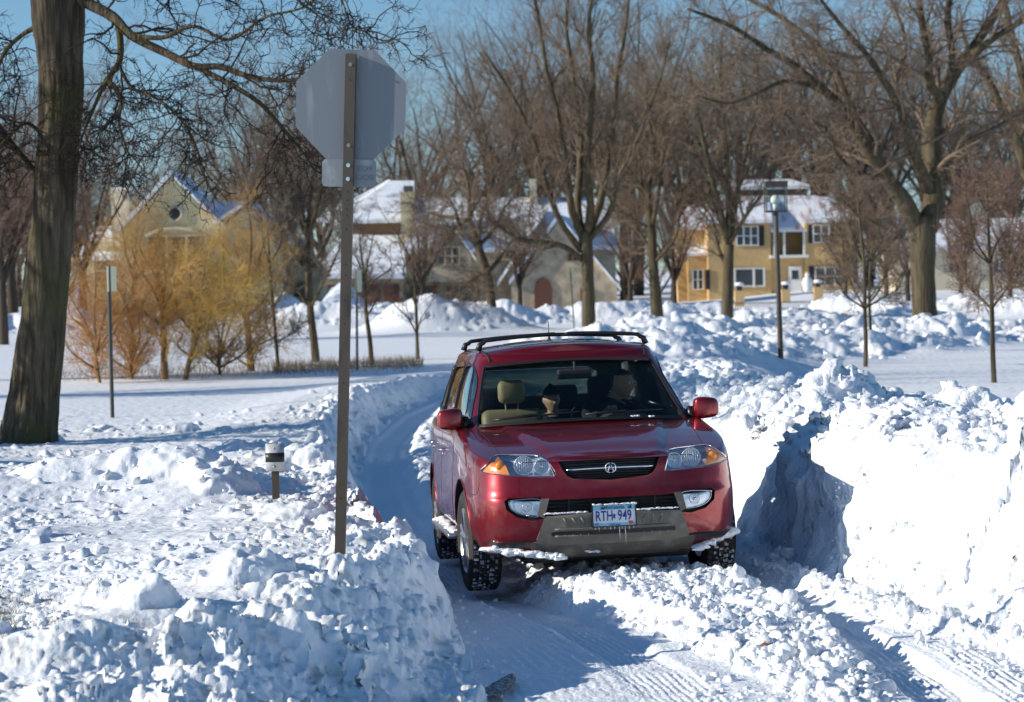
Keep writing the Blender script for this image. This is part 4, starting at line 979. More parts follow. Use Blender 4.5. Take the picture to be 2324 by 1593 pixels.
M['plateink'] = mat('plate_navy', (.015, .03, .22), .4); M['plateteal'] = mat('plate_teal', (.01, .14, .20), .4); M['sticker'] = mat('sticker_red', (.62, .06, .03), .4)
M['foglamp'] = mat('fog_reflector', (.75, .76, .76), .25, .6, bump=(25, .8, .01, (1, 1, .3)))
M['roofglass'] = mat('roof_glass', (.01, .012, .015), .06, spec=.8, coat=1)
M['treadsnow'] = mat('packed_snow', (.62, .63, .64), .8, noise=(45, .52, (.10, .10, .10), I1))
M['tail'] = mat('tail_lens', (.35, .01, .01), .15, coat=1)
M['ice'] = mat('ice', (.7, .74, .78), .1, spec=.6); M['ice'].node_tree.nodes['Principled BSDF'].inputs['Transmission Weight'].default_value = .6
M['cabin2'] = mat('dash_grey', (.10, .095, .085), .7)
CAR = build_car()
# ================================================================== PEOPLE IN THE CAR (car coordinates: x to the picture's right, y rearward, z up)
def skin_person(name, joints, edges, radii, sub=2):
    me = bpy.data.meshes.new(name); me.from_pydata(joints, edges, []); o = bpy.data.objects.new(name, me); COL.objects.link(o)
    sk = o.modifiers.new('skin', 'SKIN'); sk.use_smooth_shade = True
    lay = me.skin_vertices[0].data
    for i, r in enumerate(radii): lay[i].radius = (r, r) if np.isscalar(r) else r
    lay[0].use_root = True
    sb = o.modifiers.new('sub', 'SUBSURF'); sb.levels = sub; sb.render_levels = sub
    bpy.context.view_layer.update(); m2 = bpy.data.meshes.new_from_object(o.evaluated_get(bpy.context.evaluated_depsgraph_get())); o.modifiers.clear(); o.data = m2
    return o
def head_mesh(c, yaw, s, pitch=0):
    """head with brow, nose, lips, chin and ears looking along -y, then turned"""
    bm = bmesh.new(); bmesh.ops.create_icosphere(bm, subdivisions=4, radius=1); V = np.array([v.co[:] for v in bm.verts]); bm.verts.index_update(); F = [[v.index for v in f.verts] for f in bm.faces]; bm.free()
    x, y, z = V.T.copy()
    X = x * .076; Y = y * .095; Z = z * .118
    jaw = ss(.0, -1, z); X *= 1 - .32 * jaw; Y = np.where(y > 0, Y * (1 - .45 * jaw), Y)
    fr = ss(0, -.6, y)
    g = lambda cx, cz, sx, sz: np.exp(-((X - cx) / sx) ** 2 - ((Z - cz) / sz) ** 2) * fr
    Y -= .026 * g(0, -.022, .011, .018) + .012 * g(0, .002, .009, .022)
    Y -= .007 * g(0, .026, .045, .009)
    for q in (-1, 1): Y += .010 * g(q * .030, .008, .013, .010); Y -= .005 * g(q * .034, -.02, .018, .015)
    Y -= .008 * g(0, -.056, .020, .005) + .007 * g(0, -.067, .018, .005) - .004 * g(0, -.0615, .022, .003); Y -= .008 * g(0, -.092, .018, .014)
    for q in (-1, 1):
        e = np.exp(-((Y - .004) / .012) ** 2 - ((Z - .0) / .026) ** 2) * (np.sign(x) == q); X += q * .016 * e
    P = np.stack([X, Y, Z], 1) * s
    cp, sp = math.cos(pitch), math.sin(pitch); P = P @ np.array([[1, 0, 0], [0, cp, -sp], [0, sp, cp]]).T
    ca, sa = math.cos(yaw), math.sin(yaw); Rz = np.array([[ca, -sa, 0], [sa, ca, 0], [0, 0, 1]]); return P @ Rz.T + c, F, Rz
def person(label, group, spec):
    hc = np.array(spec['head']); s = spec.get('scale', 1)
    J = spec['joints']; o = skin_person('person', [tuple(p) for p, r in J], spec['edges'], [r for p, r in J])
    hv, hf, Rz = head_mesh(hc, spec['yaw'], s)
    bm = bmesh.new(); bm.from_mesh(o.data); vs = [bm.verts.new(v) for v in hv]
    for f in hf: bm.faces.new([vs[i] for i in f])
    for f in bm.faces: f.smooth = True
    me = bpy.data.meshes.new('person'); bm.to_mesh(me); bm.free()
    me.materials.append(spec['cloth']); me.materials.append(M['skin']); co = np.empty(len(me.vertices) * 3); me.vertices.foreach_get('co', co); co = co.reshape(-1, 3)
    mi = []
    for p in me.polygons:
        c = np.mean([co[i] for i in p.vertices], axis=0); sk = np.linalg.norm((c - hc) / (1, 1, 1.25)) < .125 * s
        for h, r in spec['hands']: sk = sk or np.linalg.norm(c - np.array(h)) < r
        mi.append(1 if sk else 0)
    me.polygons.foreach_set('material_index', mi); o.data = me
    props(o, label, 'person', group)
    L = lambda p: tuple(Rz @ (np.array(p) * s) + hc)
    for q in (-1, 1):
        e = MB(); e.sphere(L((q * .030, -.078, .007)), .0105 * s, 0, 2); e.build('eye', M['eyewhite'], o, True)
        e = MB(); e.sphere(L((q * .030, -.0865, .007)), .0045 * s, 0, 2); e.build('pupil', M['dark'], o, True)
    hat = spec.get('hat'); bm2 = head_mesh(hc, spec['yaw'], s); P, Fh = bm2[0], bm2[1]; loc = (P - hc) @ Rz / s
    keepz = (loc[:, 2] > (.042 if hat else .062)) | ((loc[:, 1] > (.030 if not hat else .01)) & (loc[:, 2] > (-.02 if not hat else -.05)))
    Fk = [f for f in Fh if all(keepz[i] for i in f)]
    grow = 1.13 if hat else 1.05; Q = hc + (P - hc) * grow
    if hat: Q[:, 2] += .012 * s * (loc[:, 2] > .05) * 1
    me = mesh_np('hat' if hat else 'hair', Q, Fk, [M['knit'] if hat else M['hair']], True); ho = link('hat' if hat else 'hair', me, o); md = ho.modifiers.new('s', 'SOLIDIFY'); md.thickness = .006
    if hat: bo = MB().sphere(L((0, .01, .135)), .024 * s, 0, 2).build('bobble', M['knit'], ho, True)
    if spec.get('glasses'):
        g = MB()
        for q in (-1, 1):
            g.tube([L((q * .031 + .023 * math.cos(a), -.100, .005 + .017 * math.sin(a))) for a in np.linspace(0, 2 * math.pi, 21)], .0022, 5, cap=False); g.tube([L((q * .054, -.100, .008)), L((q * .080, 0, .010))], .002, 5)
        g.tube([L((-.009, -.102, .008)), L((.009, -.102, .008))], .0022, 5); g.build('glasses', M['chrome'], o, True)
    o.matrix_world = CARM; return o
def hand_chain(J, E, wrist_i, wrist, grip, across, sgn):
    """palm and five fingers closing round the wheel rim; across = unit vector along the knuckles"""
    wrist = np.array(wrist); grip = np.array(grip); ac = np.array(across); f = grip - wrist; f /= np.linalg.norm(f)
    up_ = np.cross(f, ac); pi = len(J); J.append((wrist + f * .045, .026)); E.append((wrist_i, pi))
    for k, ln in enumerate((.9, 1.0, .95, .78)):
        o = ac * (k - 1.5) * .021; a = len(J)
        J.append((wrist + f * .085 + o, .0115)); J.append((wrist + f * (.085 + .030 * ln) + o + up_ * .012, .0098)); J.append((wrist + f * (.080 + .035 * ln) + o - up_ * .016, .0088)); J.append((wrist + f * (.070 + .020 * ln) + o - up_ * .034, .0078))
        E += [(pi, a), (a, a + 1), (a + 1, a + 2), (a + 2, a + 3)]
    a = len(J); J.append((wrist + f * .045 - ac * .040, .0125)); J.append((wrist + f * .075 - ac * .050 - up_ * .012, .0105)); J.append((wrist + f * .095 - ac * .040 - up_ * .028, .009)); E += [(pi, a), (a, a + 1), (a + 1, a + 2)]
def seated(hip, chest, neck, hc, sw, scale, rh, lh):
    hip = np.array(hip); chest = np.array(chest); neck = np.array(neck); J = [(hip, .15 * scale), ((hip + chest) / 2, .14 * scale), (chest, .145 * scale), (neck, .062 * scale), (np.array(hc) - (0, -.01, .05 * scale), .055 * scale)]
    E = [(0, 1), (1, 2), (2, 3), (3, 4)]; hands = []
    for s, hnd in ((-1, rh), (1, lh)):
        sh = chest + np.array([s * sw, 0, .07 * scale]); a = len(J); J.append((sh, .062 * scale)); E.append((2, a)); w = np.array(hnd); el = (sh + w) / 2 + np.array([s * .07, .02, -.09 * scale]); J.append((el, .048 * scale)); J.append((w, .030 * scale)); E += [(a, a + 1), (a + 1, a + 2)]
        fdir = w - el; fdir /= np.linalg.norm(fdir); ac = np.cross(fdir, (0, 0, 1)); ac /= np.linalg.norm(ac); hand_chain(J, E, a + 2, w, w + fdir * .1, -ac * s * -1, s); hands.append((tuple(w + fdir * .07), .085))
    for s in (-1, 1):
        a = len(J); kn = hip + np.array([s * .12, -.42 * scale, .06]); ft = kn + np.array([0, -.12, -.36 * scale]); J += [(hip + np.array([s * .09, -.05, 0]), .09 * scale), (kn, .065 * scale), (ft, .045 * scale), (ft + np.array([0, -.13, -.03]), .035 * scale)]; E += [(0, a), (a, a + 1), (a + 1, a + 2), (a + 2, a + 3)]
    return J, E, hands
M['eyewhite'] = mat('eye_white', (.6, .58, .55), .3)
J, E, H = seated((.40, 1.74, .90), (.42, 1.80, 1.17), (.46, 1.80, 1.32), (.515, 1.78, 1.40), .19, 1.0, (.305, 1.27, 1.215), (.57, 1.30, 1.12))
person('driver in dark clothes and glasses looking aside, fist on the steering wheel', 'people in the red car', dict(head=(.515, 1.77, 1.405), yaw=rad(52), joints=J, edges=E, cloth=M['jacket'], hands=H, glasses=True))
J, E, H = seated((.05, 2.55, .86), (.05, 2.52, 1.06), (.04, 2.50, 1.19), (.03, 2.48, 1.28), .15, .85, (-.12, 2.20, .90), (.22, 2.22, .90))
person('child in a black bobble hat and dark coat on the back seat', 'people in the red car', dict(head=(.025, 2.47, 1.285), yaw=rad(14), scale=.88, joints=J, edges=E, cloth=M['coat'], hands=H, hat=True))
# ================================================================== STREET FURNITURE
M['signback'] = mat('galvanised_sheet', (.20, .215, .235), .45, .3, noise=(16, .67, (.33, .34, .35), (1, 1, .14)), bump=(200, .1, .001, (1, 1, .1)))
M['signred'] = mat('sign_red', (.5, .02, .02), .4)
M['rustpost'] = mat('brown_painted_post', (.085, .066, .048), .55, .2, noise=(9, .64, (.035, .026, .02), (1, 1, .35)), bump=(50, .3, .003, (1, 1, .3)))
M['bolt'] = mat('bolt_steel', (.45, .36, .28), .3, .9)
M['grass'] = mat('dry_grass', (.20, .17, .08), .9)
def stop_sign():
    Y = 13.9; top = atY(798, 124, Y); bot = atY(773, 1262, Y); ctr = atY(797, 238, Y)
    r = empty('stop_sign', (bot[0], Y, bot[2] - .35)); props(r, 'back of a grey octagonal stop sign on a leaning brown post', 'road sign')
    base = np.array([bot[0], Y, bot[2] - .35]); ax = top - bot; L = np.linalg.norm(ax); ax /= L; xx = np.array([1., 0, 0]) - ax * ax[0]; xx /= np.linalg.norm(xx)
    a = rad(4.5); nrm = np.cross(xx, ax); xx = xx * math.cos(a) + nrm * math.sin(a); yy = np.cross(ax, xx)
    Mt = lambda u, v, h: tuple((bot + ax * h + xx * u + yy * v) - base)       # u across, v away from the camera, h along the post
    # hat-section post: flange faces with a raised channel toward the camera
    pm = MB(); prof = [(-.030, .0), (-.030, -.045), (.029, -.045), (.029, .0), (.024, .0), (.024, -.040), (-.025, -.040), (-.025, .0)]; V = []
    for h in (-.35, L): V += [Mt(u, v, h) for u, v in prof]
    n = len(prof); F = [(i, (i + 1) % n, n + (i + 1) % n, n + i) for i in range(n)] + [tuple(range(n))[::-1], tuple(range(n, 2 * n))]
    post = fixn(pm.add(V, F).build('post', M['rustpost'], r))
    hc = np.dot(ctr - bot, ax); R8 = .634 / 2 / math.cos(rad(22.5)); V = []; 
    for v in (.004, .008): V += [Mt(R8 * math.cos(rad(22.5 + 45 * k)), v, hc + R8 * math.sin(rad(22.5 + 45 * k))) for k in range(8)]
    pn = fixn(MB().add(V, [tuple(range(8)), tuple(range(8, 16))[::-1]] + [(i, (i + 1) % 8, 8 + (i + 1) % 8, 8 + i) for i in range(8)]).build('sign_panel', [M['signback']], r))
    # small plate with rounded corners
    q = atY(794, 393, Y); h0 = np.dot(q - bot, ax); w, hh, rr = .157, .079, .026; pts = []
    for cx, cz, a0 in ((w - rr, hh - rr, 0), (-w + rr, hh - rr, 90), (-w + rr, -hh + rr, 180), (w - rr, -hh + rr, 270)):
        for t in range(0, 91, 15): pts.append((cx + rr * math.cos(rad(a0 + t)), cz + rr * math.sin(rad(a0 + t))))
    n = len(pts); V = [Mt(u, v, h0 + h) for v in (-.001, .003) for u, h in pts]
    sp = fixn(MB().add(V, [tuple(range(n)), tuple(range(n, 2 * n))[::-1]] + [(i, (i + 1) % n, n + (i + 1) % n, n + i) for i in range(n)]).build('small_plate', [M['signback2']], r))
    Mr = Matrix((( xx[0], ax[0], -yy[0]), (xx[1], ax[1], -yy[1]), (xx[2], ax[2], -yy[2])))
    for k, (tx, u, h) in enumerate((('EO9', .090, .026), ('OO8', .090, -.024))):
        t = build_car.text(tx, .043, (0, 0, 0), M['scribble'], sp, 1.15, name='writing', ext=.0003, bold=-.0012); t.matrix_basis = Matrix.Translation(Vector(Mt(u, -.0022, h0 + h))) @ Mr.to_4x4()
    for px_, py_, mm in ((796, 148, 'bolt'), (794, 331, 'bolt'), (793, 376, 'chrome'), (792, 407, 'chrome')):
        h = np.dot(atY(px_, py_, Y) - bot, ax); b = MB(); c = np.array(Mt(0, -.055, h)); b.tube([Mt(0, -.043, h), Mt(0, -.057, h)], [.0072, .0065], 8); b.tube([Mt(0, -.043, h), Mt(0, -.047, h)], .012, 8); b.build('bolt', M[mm], post)
    for h in [np.dot(atY(795, y, Y) - bot, ax) for y in (183, 436, 455, 476, 490, 521, 600, 625, 682, 735, 868, 1130)]:
        MB().tube([Mt(.0, -.0445, h), Mt(.0, -.0458, h)], .0055, 8).build('hole', M['dark'], post)
M['signback2'] = mat('weathered_sheet', (.25, .265, .28), .5, .3, noise=(9, .66, (.48, .50, .50), (1, 1, .6)))
M['scribble'] = mat('pencil_writing', (.08, .08, .09), .6)
stop_sign()
def marker():
    Y = 20.4; b = atY(626, 1130, Y); t = atY(628, 1006, Y); r = empty('marker_post', (b[0], Y, b[2] - .3)); props(r, 'short brown post with a white and black reflector drum', 'marker post')
    r0 = np.array([b[0], Y, b[2] - .3]); H = t[2] - b[2] + .3
    MB().box((-.031, -.02, 0), (.031, .02, H - .03), 0, .004).build('post', M['rustpost'], r)
    s = Y / FD; z1 = H; z0 = H - 62 * s
    def sl(a, b_, R_, m, nm):
        n = 28; V = []; pr = [(R_ * math.sin(q), -.018 - R_ * .55 * math.cos(q)) for q in np.linspace(-1.75, 1.75, n)]
        for z in (a, b_): V += [(x, y, z) for x, y in pr]
        V2 = [(x * .93, y + .004, z) for x, y, z in V]; F = [(i, i + 1, n + i + 1, n + i) for i in range(n - 1)]; F2 = [(2 * n + i, 3 * n + i, 3 * n + i + 1, 2 * n + i + 1) for i in range(n - 1)]
        E_ = [(i, 2 * n + i, 2 * n + i + 1, i + 1) for i in range(n - 1)] + [(n + i, n + i + 1, 3 * n + i + 1, 3 * n + i) for i in range(n - 1)] + [(0, n, 3 * n, 2 * n), (n - 1, 3 * n - 1, 4 * n - 1, 2 * n - 1)]
        return fixn(MB().add(V + V2, F + F2 + E_).build(nm, M[m], r, True))
    R_ = 21 * s; hh = z1 - z0
    o = sl(z0, z1, R_, 'reflwhite', 'reflector_sheet'); sl(z0 + hh * .33, z0 + hh * .67, R_ + .0025, 'reflblack', 'black_band')
    for q in (.15, .83): MB().sphere((0, -.018 - R_ * .55 - .004, z0 + hh * q), .011, 0, 2, (1, .5, 1)).build('bolt', M['bolt'], o, True)
    sn = clod_variant(np.random.default_rng(3)) * np.array([.04, .035, .03]) + np.array([0, -.02, H + .01]); link('snow_cap', mesh_np('snow_cap', sn, ICO[1], [M['snow']], True), r)
M['reflwhite'] = mat('reflector_white', (.62, .63, .62), .35, .2); M['reflblack'] = mat('reflector_black', (.02, .02, .02), .4)
M['paleplate'] = mat('pale_sign', (.66, .63, .42), .5); M['greenpost'] = mat('dark_green_post', (.045, .045, .038), .6); M['olivepost'] = mat('olive_steel_post', (.13, .13, .10), .6)
marker()
def park_sign(base, top, Y, wpx, hpx, yaw, m, label, off):
    b = atY(*base, Y); t = atY(*top, Y); r = empty('park_sign', (b[0], Y, b[2] - .2)); props(r, label, 'road sign', 'small signs on posts in the park'); s = Y / FD
    d = t - b; P0 = (0, 0, 0); P1 = (d[0], 0, d[2] + .2); MB().tube([P0, P1], .032, 8).build('post', M[m], r, angle=50)
    w = .115; h = hpx * s; ca, sa = math.cos(yaw), math.sin(yaw); V = []; 
    for dy in (-.004, .004):
        for u, v in ((-w, 0), (w, 0), (w, -h), (-w, -h)): V.append((P1[0] + u * ca - dy * sa + off * s, (.042 if 'dark post' in label else -.04) + u * sa + dy * ca, P1[2] + v - .01))
    fixn(MB().add(V, [(0, 1, 2, 3), (4, 7, 6, 5), (0, 4, 5, 1), (1, 5, 6, 2), (2, 6, 7, 3), (3, 7, 4, 0)]).build('sign_panel', M['paleplate'], r))
park_sign((255, 936), (246, 603), 38.5, 24, 57, rad(62), 'greenpost', 'dark post with a pale plate in front of the yellow bushes', 6)
park_sign((810, 838), (809, 612), 61, 14, 50, rad(66), 'olivepost', 'olive post with a pale plate close behind the stop sign post', 6)
park_sign((1303, 748), (1294, 607), 107, 14, 38, rad(60), 'olivepost', 'far post with a small plate above the car roof, left of a tree trunk', 5)
def lamp():
    Y = 52.2; b = atY(1773, 856, Y); t = atY(1760, 480, Y); r = empty('street_lamp', (b[0], Y, b[2] - .1)); props(r, 'brown park lamp with a square glass lantern and white globe', 'lamp post'); s = Y / FD
    d = (t - b); X = d[0]; Z = d[2] + .1
    MB().tube([(0, 0, 0), (X, 0, Z)], [.062, .05], 10).build('pole', M['rustpost'], r, angle=50)
    MB().box((X - 24 * s, -24 * s, Z - .02), (X + 24 * s, 24 * s, Z + .02)).build('lantern_base', M['rustpost'], r)
    MB().sphere((X - .01, 0, Z + 26 * s), 11 * s, 0, 3, (1, 1, 1.05)).tube([(X - .01, 0, Z), (X - .01, 0, Z + 18 * s)], [.05, .06], 10).build('globe', M['globe'], r, True)
    zt = Z + 55 * s; w = 23 * s
    for x in (-1, 1):
        for y in (-1, 1): MB().box((X + x * w - .012, y * w - .012, Z), (X + x * w + .012, y * w + .012, zt)).build('lantern_frame', M['olivepost'], r)
    for a in range(4):
        V = [(-w, -w, Z + .02), (w, -w, Z + .02), (w, -w, zt), (-w, -w, zt), (-w, -w + .006, Z + .02), (w, -w + .006, Z + .02), (w, -w + .006, zt), (-w, -w + .006, zt)]; c, q = math.cos(a * math.pi / 2), math.sin(a * math.pi / 2)
        V = [(X + x * c - y * q, x * q + y * c, z) for x, y, z in V]; MB().add(V, [(0, 1, 2, 3), (7, 6, 5, 4), (0, 4, 5, 1), (1, 5, 6, 2), (2, 6, 7, 3), (3, 7, 4, 0)]).build('lantern_pane', M['pane'], r)
    MB().box((X - w - .02, -w - .02, zt), (X + w + .02, w + .02, zt + 13 * s)).build('lantern_cap', M['rustpost'], r)
M['globe'] = mat('globe_glass', (.85, .83, .72), .3); M['pane'] = glass('lantern_glass', (.9, .93, .95), .35)
lamp()
def leaf():
    p = atZ(1735, 1446, .17); V = []; F = []
    for i, (u, w, z) in enumerate(((-.045, .002, .0), (-.02, .014, .012), (0, .018, .02), (.02, .012, .012), (.045, .001, .02))): V += [(u, -w, z), (u, w, z + .01), (u, 0, z + .004)]
    for i in range(4): F += [(3 * i, 3 * i + 3, 3 * i + 5, 3 * i + 2), (3 * i + 2, 3 * i + 5, 3 * i + 4, 3 * i + 1)]
    z = float(height(np.array([p[0]]), np.array([p[1]]))[0])
    o = MB().add(V, F).build('leaf', M['leaf'], None, True, (p[0], p[1], z + .035)); o.modifiers.new('s', 'SOLIDIFY').thickness = .003; props(o, 'curled brown leaf lying on the churned snow between the ruts', 'leaf')
M['leaf'] = mat('brown_leaf', (.28, .12, .03), .7); leaf()
def curb():
    P = [atZ(x, y, .05) for x, y in ((1062, 1592), (1100, 1567), (1135, 1545), (1162, 1520))]; b = MB(); P = [(p[0], p[1], .0) for p in P]
    rng = np.random.default_rng(2)
    V = []; n = 26; C = catmull(P, n)
    for i, c in enumerate(C):
        z = gz(c[0], c[1]) + .03; w = .075 * math.sin(math.pi * (i + .6) / (n + .2)) ** .6
        for k in range(6): u = -1 + 2 * k / 5; V.append((c[0] + u * w * .9, c[1] - u * w * .3, z + .004 + .010 * (1 - u * u) + rng.normal() * .002))
    F = [(i * 6 + k, i * 6 + k + 1, i * 6 + k + 7, i * 6 + k + 6) for i in range(n - 1) for k in range(5)]
    o = b.add(V, F).build('kerb', M['kerb'], None, True); props(o, 'strip of gritty grey kerb showing through the snow', None, None, 'structure')
M['kerb'] = mat('gritty_kerb', (.12, .10, .08), .9, noise=(55, .56, (.60, .61, .62), I1), bump=(60, .9, .01, I1)); curb()
def grass_tufts():
    rng = np.random.default_rng(8); V = []; F = []
    cs = [(0, 1400, 60, 45, 300), (70, 1330, 70, 20, 220), (20, 1445, 40, 25, 160), (120, 1490, 60, 20, 120), (210, 1370, 90, 15, 90), (10, 1340, 30, 15, 120)]
    for cx, cy, sx, sy, n in cs:
        for k in range(n):
            x, y = cx + rng.normal() * sx * .6, cy + rng.normal() * sy * .6; p = atZ(x, y, .42); z = float(height(p[:1], p[1:2])[0]) - .01; h = rng.uniform(.015, .05); a = rng.uniform(0, 6.28); l = rng.uniform(.005, .04)
            i = len(V); V += [(p[0] - .0022, p[1], z), (p[0] + .0022, p[1], z), (p[0] + l * math.cos(a), p[1] + l * math.sin(a), z + h)]; F.append((i, i + 1, i + 2))
    o = link('grass', mesh_np('grass', V, np.array(F), [M['grass']])); props(o, 'dry grass blades poking through the thin snow', None, None, 'stuff')
grass_tufts()
# ================================================================== HOUSES (laid out at depth Y; px = picture columns / rows of the 2323 wide picture)
M['stoneA'] = mat('ochre_stone', (.62, .53, .31), .9, noise=(1.6, .5, (.50, .44, .28), I1)); M['stoneB'] = mat('grey_stone', (.54, .43, .30), .9, noise=(1.4, .5, (.34, .28, .20), I1), bump=(5, .5, .05, I1))
M['brickY'] = mat('yellow_brick', (.62, .42, .19), .9, noise=(2.5, .5, (.55, .37, .17), I1)); M['wood'] = mat('brown_wood', (.20, .12, .055), .8); M['redwood'] = mat('red_brown_door', (.13, .05, .032), .7)
M['winglass'] = mat('dark_window', (.03, .04, .05), .08, spec=.8); M['tile'] = mat('red_roof_tile', (.33, .09, .06), .8); M['shingle'] = mat('grey_shingle', (.09, .085, .085), .9)
M['shutter'] = mat('black_shutter', (.015, .015, .02), .6); M['willowbark'] = mat('willow_bark', (.20, .13, .06), .9); M['beige'] = mat('beige_stucco', (.58, .51, .38), .9)
def roofsnow(name='patchy_snow_roof', under=(.10, .095, .10), sc=.8, lo=.42, st=I1):
    return mat(name, (.86, .88, .92), .7, spec=.2, noise=(sc, lo + .12, under, st), bump=(1.5, .3, .08, I1))
M['rsnow'] = roofsnow('snowy_roof', lo=.53, sc=.9); M['rpatch'] = roofsnow('patchy_snow_roof', lo=.46, sc=.5); M['rtile'] = roofsnow('snow_on_red_tile', (.36, .12, .09), lo=.50, sc=.7, st=(2.2, .5, .5))
class House:
    def __init__(s, name, label, Y, px, py, cat='house'):
        s.Y = Y; s.o = atY(px, py, Y); s.r = empty(name, tuple(s.o)); props(s.r, label, cat); s.k = Y / FD
    def p(s, px, py, d=0):  # d metres behind the front plane (scaled so the outline stays put seen from the park)
        q = atY(px, py, s.Y); return (q[0] - s.o[0], d, q[2] - s.o[2])
    def wallbox(s, nm, x0, x1, y0, y1, d0, d1, m, parent=None):
        a = s.p(x0, y1); b = s.p(x1, y0); return MB().box((a[0], d0, min(a[2], b[2])), (b[0], d1, max(a[2], b[2]))).build(nm, M[m], parent or s.r)
    def prism(s, nm, pts, d0, d1, m, parent=None):
        P = [s.p(x, y) for x, y in pts]; return fixn(MB().prism([(p[0], p[2]) for p in P], 1, d0, d1).build(nm, M[m], parent or s.r))
    def window(s, x0, x1, y0, y1, d=-.04, cols=1, rows=2, fr='white', nm='window', t=.09):
        a = s.p(x0, y1); b = s.p(x1, y0); xa, xb, za, zb = a[0], b[0], min(a[2], b[2]), max(a[2], b[2]); g = MB().box((xa, d, za), (xb, d + .03, zb)).build(nm, M['winglass'], s.r); f = MB()
        for u in range(cols + 1): x = xa + (xb - xa) * u / cols; f.box((x - t / 2, d - .05, za - t / 2), (x + t / 2, d - .005, zb + t / 2))
        for v in range(rows + 1): z = za + (zb - za) * v / rows; f.box((xa - t / 2, d - .045, z - t / 3), (xb + t / 2, d - .006, z + t / 3))
        f.build('frame', M[fr], g); return g
    def slab(s, nm, quad, thick, m, parent=None):
        """roof plane: four (px, py, depth) corners, given thickness upward"""
        P = np.array([s.p(*q) for q in quad]); V = [tuple(p) for p in P] + [tuple(p + (0, -.02, thick)) for p in P]
        return fixn(MB().add(V, [(0, 1, 2, 3), (7, 6, 5, 4), (0, 4, 5, 1), (1, 5, 6, 2), (2, 6, 7, 3), (3, 7, 4, 0)]).build(nm, M[m], parent or s.r))
def houses():
    # --- ochre stone house with the big gable, behind the yellow bushes
    h = House('stone_house', 'ochre stone house with a tall gable and round window behind yellow bushes', 150, 390, 708)
    h.prism('wall', [(272, 712), (272, 530), (388, 402), (505, 516), (505, 712)], 0, 9, 'stoneA')
    h.prism('wall', [(506, 712), (506, 514), (562, 464), (640, 545), (640, 712)], .5, 8, 'stoneA')
    h.wallbox('wall', 180, 272, 545, 712, 2, 8, 'stoneA')
    h.slab('roof', [(262, 537, -.4), (388, 398, -.4), (388, 398, 9), (262, 537, 9)], .32, 'snow2'); h.slab('roof', [(388, 398, -.4), (512, 520, -.4), (512, 520, 9), (388, 398, 9)], .18, 'rpatch')
    h.slab('roof', [(470, 520, .0), (562, 460, .0), (562, 460, 8), (470, 460, 8)], .2, 'rsnow'); h.slab('roof', [(562, 460, 0), (648, 552, 0), (648, 552, 8), (562, 460, 8)], .18, 'rpatch')
    h.slab('roof', [(440, 458, 5), (560, 458, 5), (520, 512, 1), (490, 512, 1)], .2, 'snow2')
    h.slab('roof', [(165, 590, 1.6), (272, 590, 1.6), (272, 520, 5), (185, 520, 5)], .3, 'rsnow')
    c = h.wallbox('chimney', 237, 268, 424, 600, 3, 4.2, 'beige'); h.wallbox('chimney_cap', 234, 271, 418, 426, 2.9, 4.3, 'snow2', c)
    a = h.p(397, 485); w = MB().lathe([(0, 0), (14 * h.k, 0), (14 * h.k, .05), (0, .05)], 20, 1, (a[0], -.06, a[2])).build('round_window', M['winglass'], h.r)
    MB().tube([(a[0] + 15.5 * h.k * math.cos(t), -.07, a[2] + 15.5 * h.k * math.sin(t)) for t in np.linspace(0, 2 * math.pi, 25)], .07, 6, cap=False).build('frame', M['beige'], w, True)
    g = h.window(335, 468, 534, 612, -.05, 3, 1, 'beige', t=.16); ar = [h.p(x, y) for x, y in ((330, 534), (365, 522), (400, 518), (436, 522), (472, 534))]
    MB().tube([(p[0], -.12, p[2]) for p in ar], .12, 6).build('window_arch', M['beige'], h.r, True); h.wallbox('sill', 325, 478, 612, 622, -.5, -.02, 'snow2', g); h.wallbox('bay_wall', 330, 474, 623, 690, -.45, -.02, 'beige')
    h.window(545, 600, 585, 625, .42, 2, 1, 'beige'); h.window(205, 235, 590, 640, 1.94, 1, 2, 'beige')
    # --- long stone house with steep snowy roofs and garages
    h = House('stone_house', 'long grey stone house with steep snowy roofs, arched door and garages', 168, 1000, 705)
    h.wallbox('wall', 722, 912, 626, 735, 0, 9, 'stoneB'); h.slab('roof', [(712, 632, -.5), (922, 632, -.5), (905, 540, 6), (770, 540, 6)], .35, 'rsnow')
    for x0, x1 in ((732, 792), (812, 862), (872, 906)): d = h.wallbox('garage_door', x0, x1, 645, 722, -.08, -.01, 'redwood')
    h.wallbox('wall', 760, 930, 498, 545, 6, 10, 'wood'); h.slab('roof', [(745, 505, 5.5), (935, 500, 5.5), (925, 405, 11), (868, 405, 11)], .3, 'rsnow'); h.slab('roof', [(700, 500, 7), (745, 500, 7), (868, 402, 11.2), (860, 402, 12)], .3, 'snow2')
    c = h.wallbox('chimney', 906, 934, 430, 640, 4, 5.2, 'stoneA'); h.wallbox('chimney_cap', 909, 931, 416, 430, 4.2, 5, 'shingle', c)
    h.wallbox('wall', 912, 1400, 560, 712, 3, 12, 'stoneB'); h.slab('roof', [(912, 575, 2.5), (1410, 565, 2.5), (1380, 448, 9), (935, 448, 9)], .3, 'rpatch')
    for ax, bx, ay, by, cx in ((950, 1080, 600, 600, 1012), ):
        h.prism('gable_wall', [(965, 640), (965, 580), (1015, 508), (1068, 580), (1068, 640)], 1.8, 3, 'stoneB'); h.slab('roof', [(955, 592, 1.5), (1015, 502, 1.5), (1015, 502, 5), (955, 592, 5)], .25, 'rsnow'); h.slab('roof', [(1015, 502, 1.5), (1078, 592, 1.5), (1078, 592, 5), (1015, 502, 5)], .2, 'rpatch')
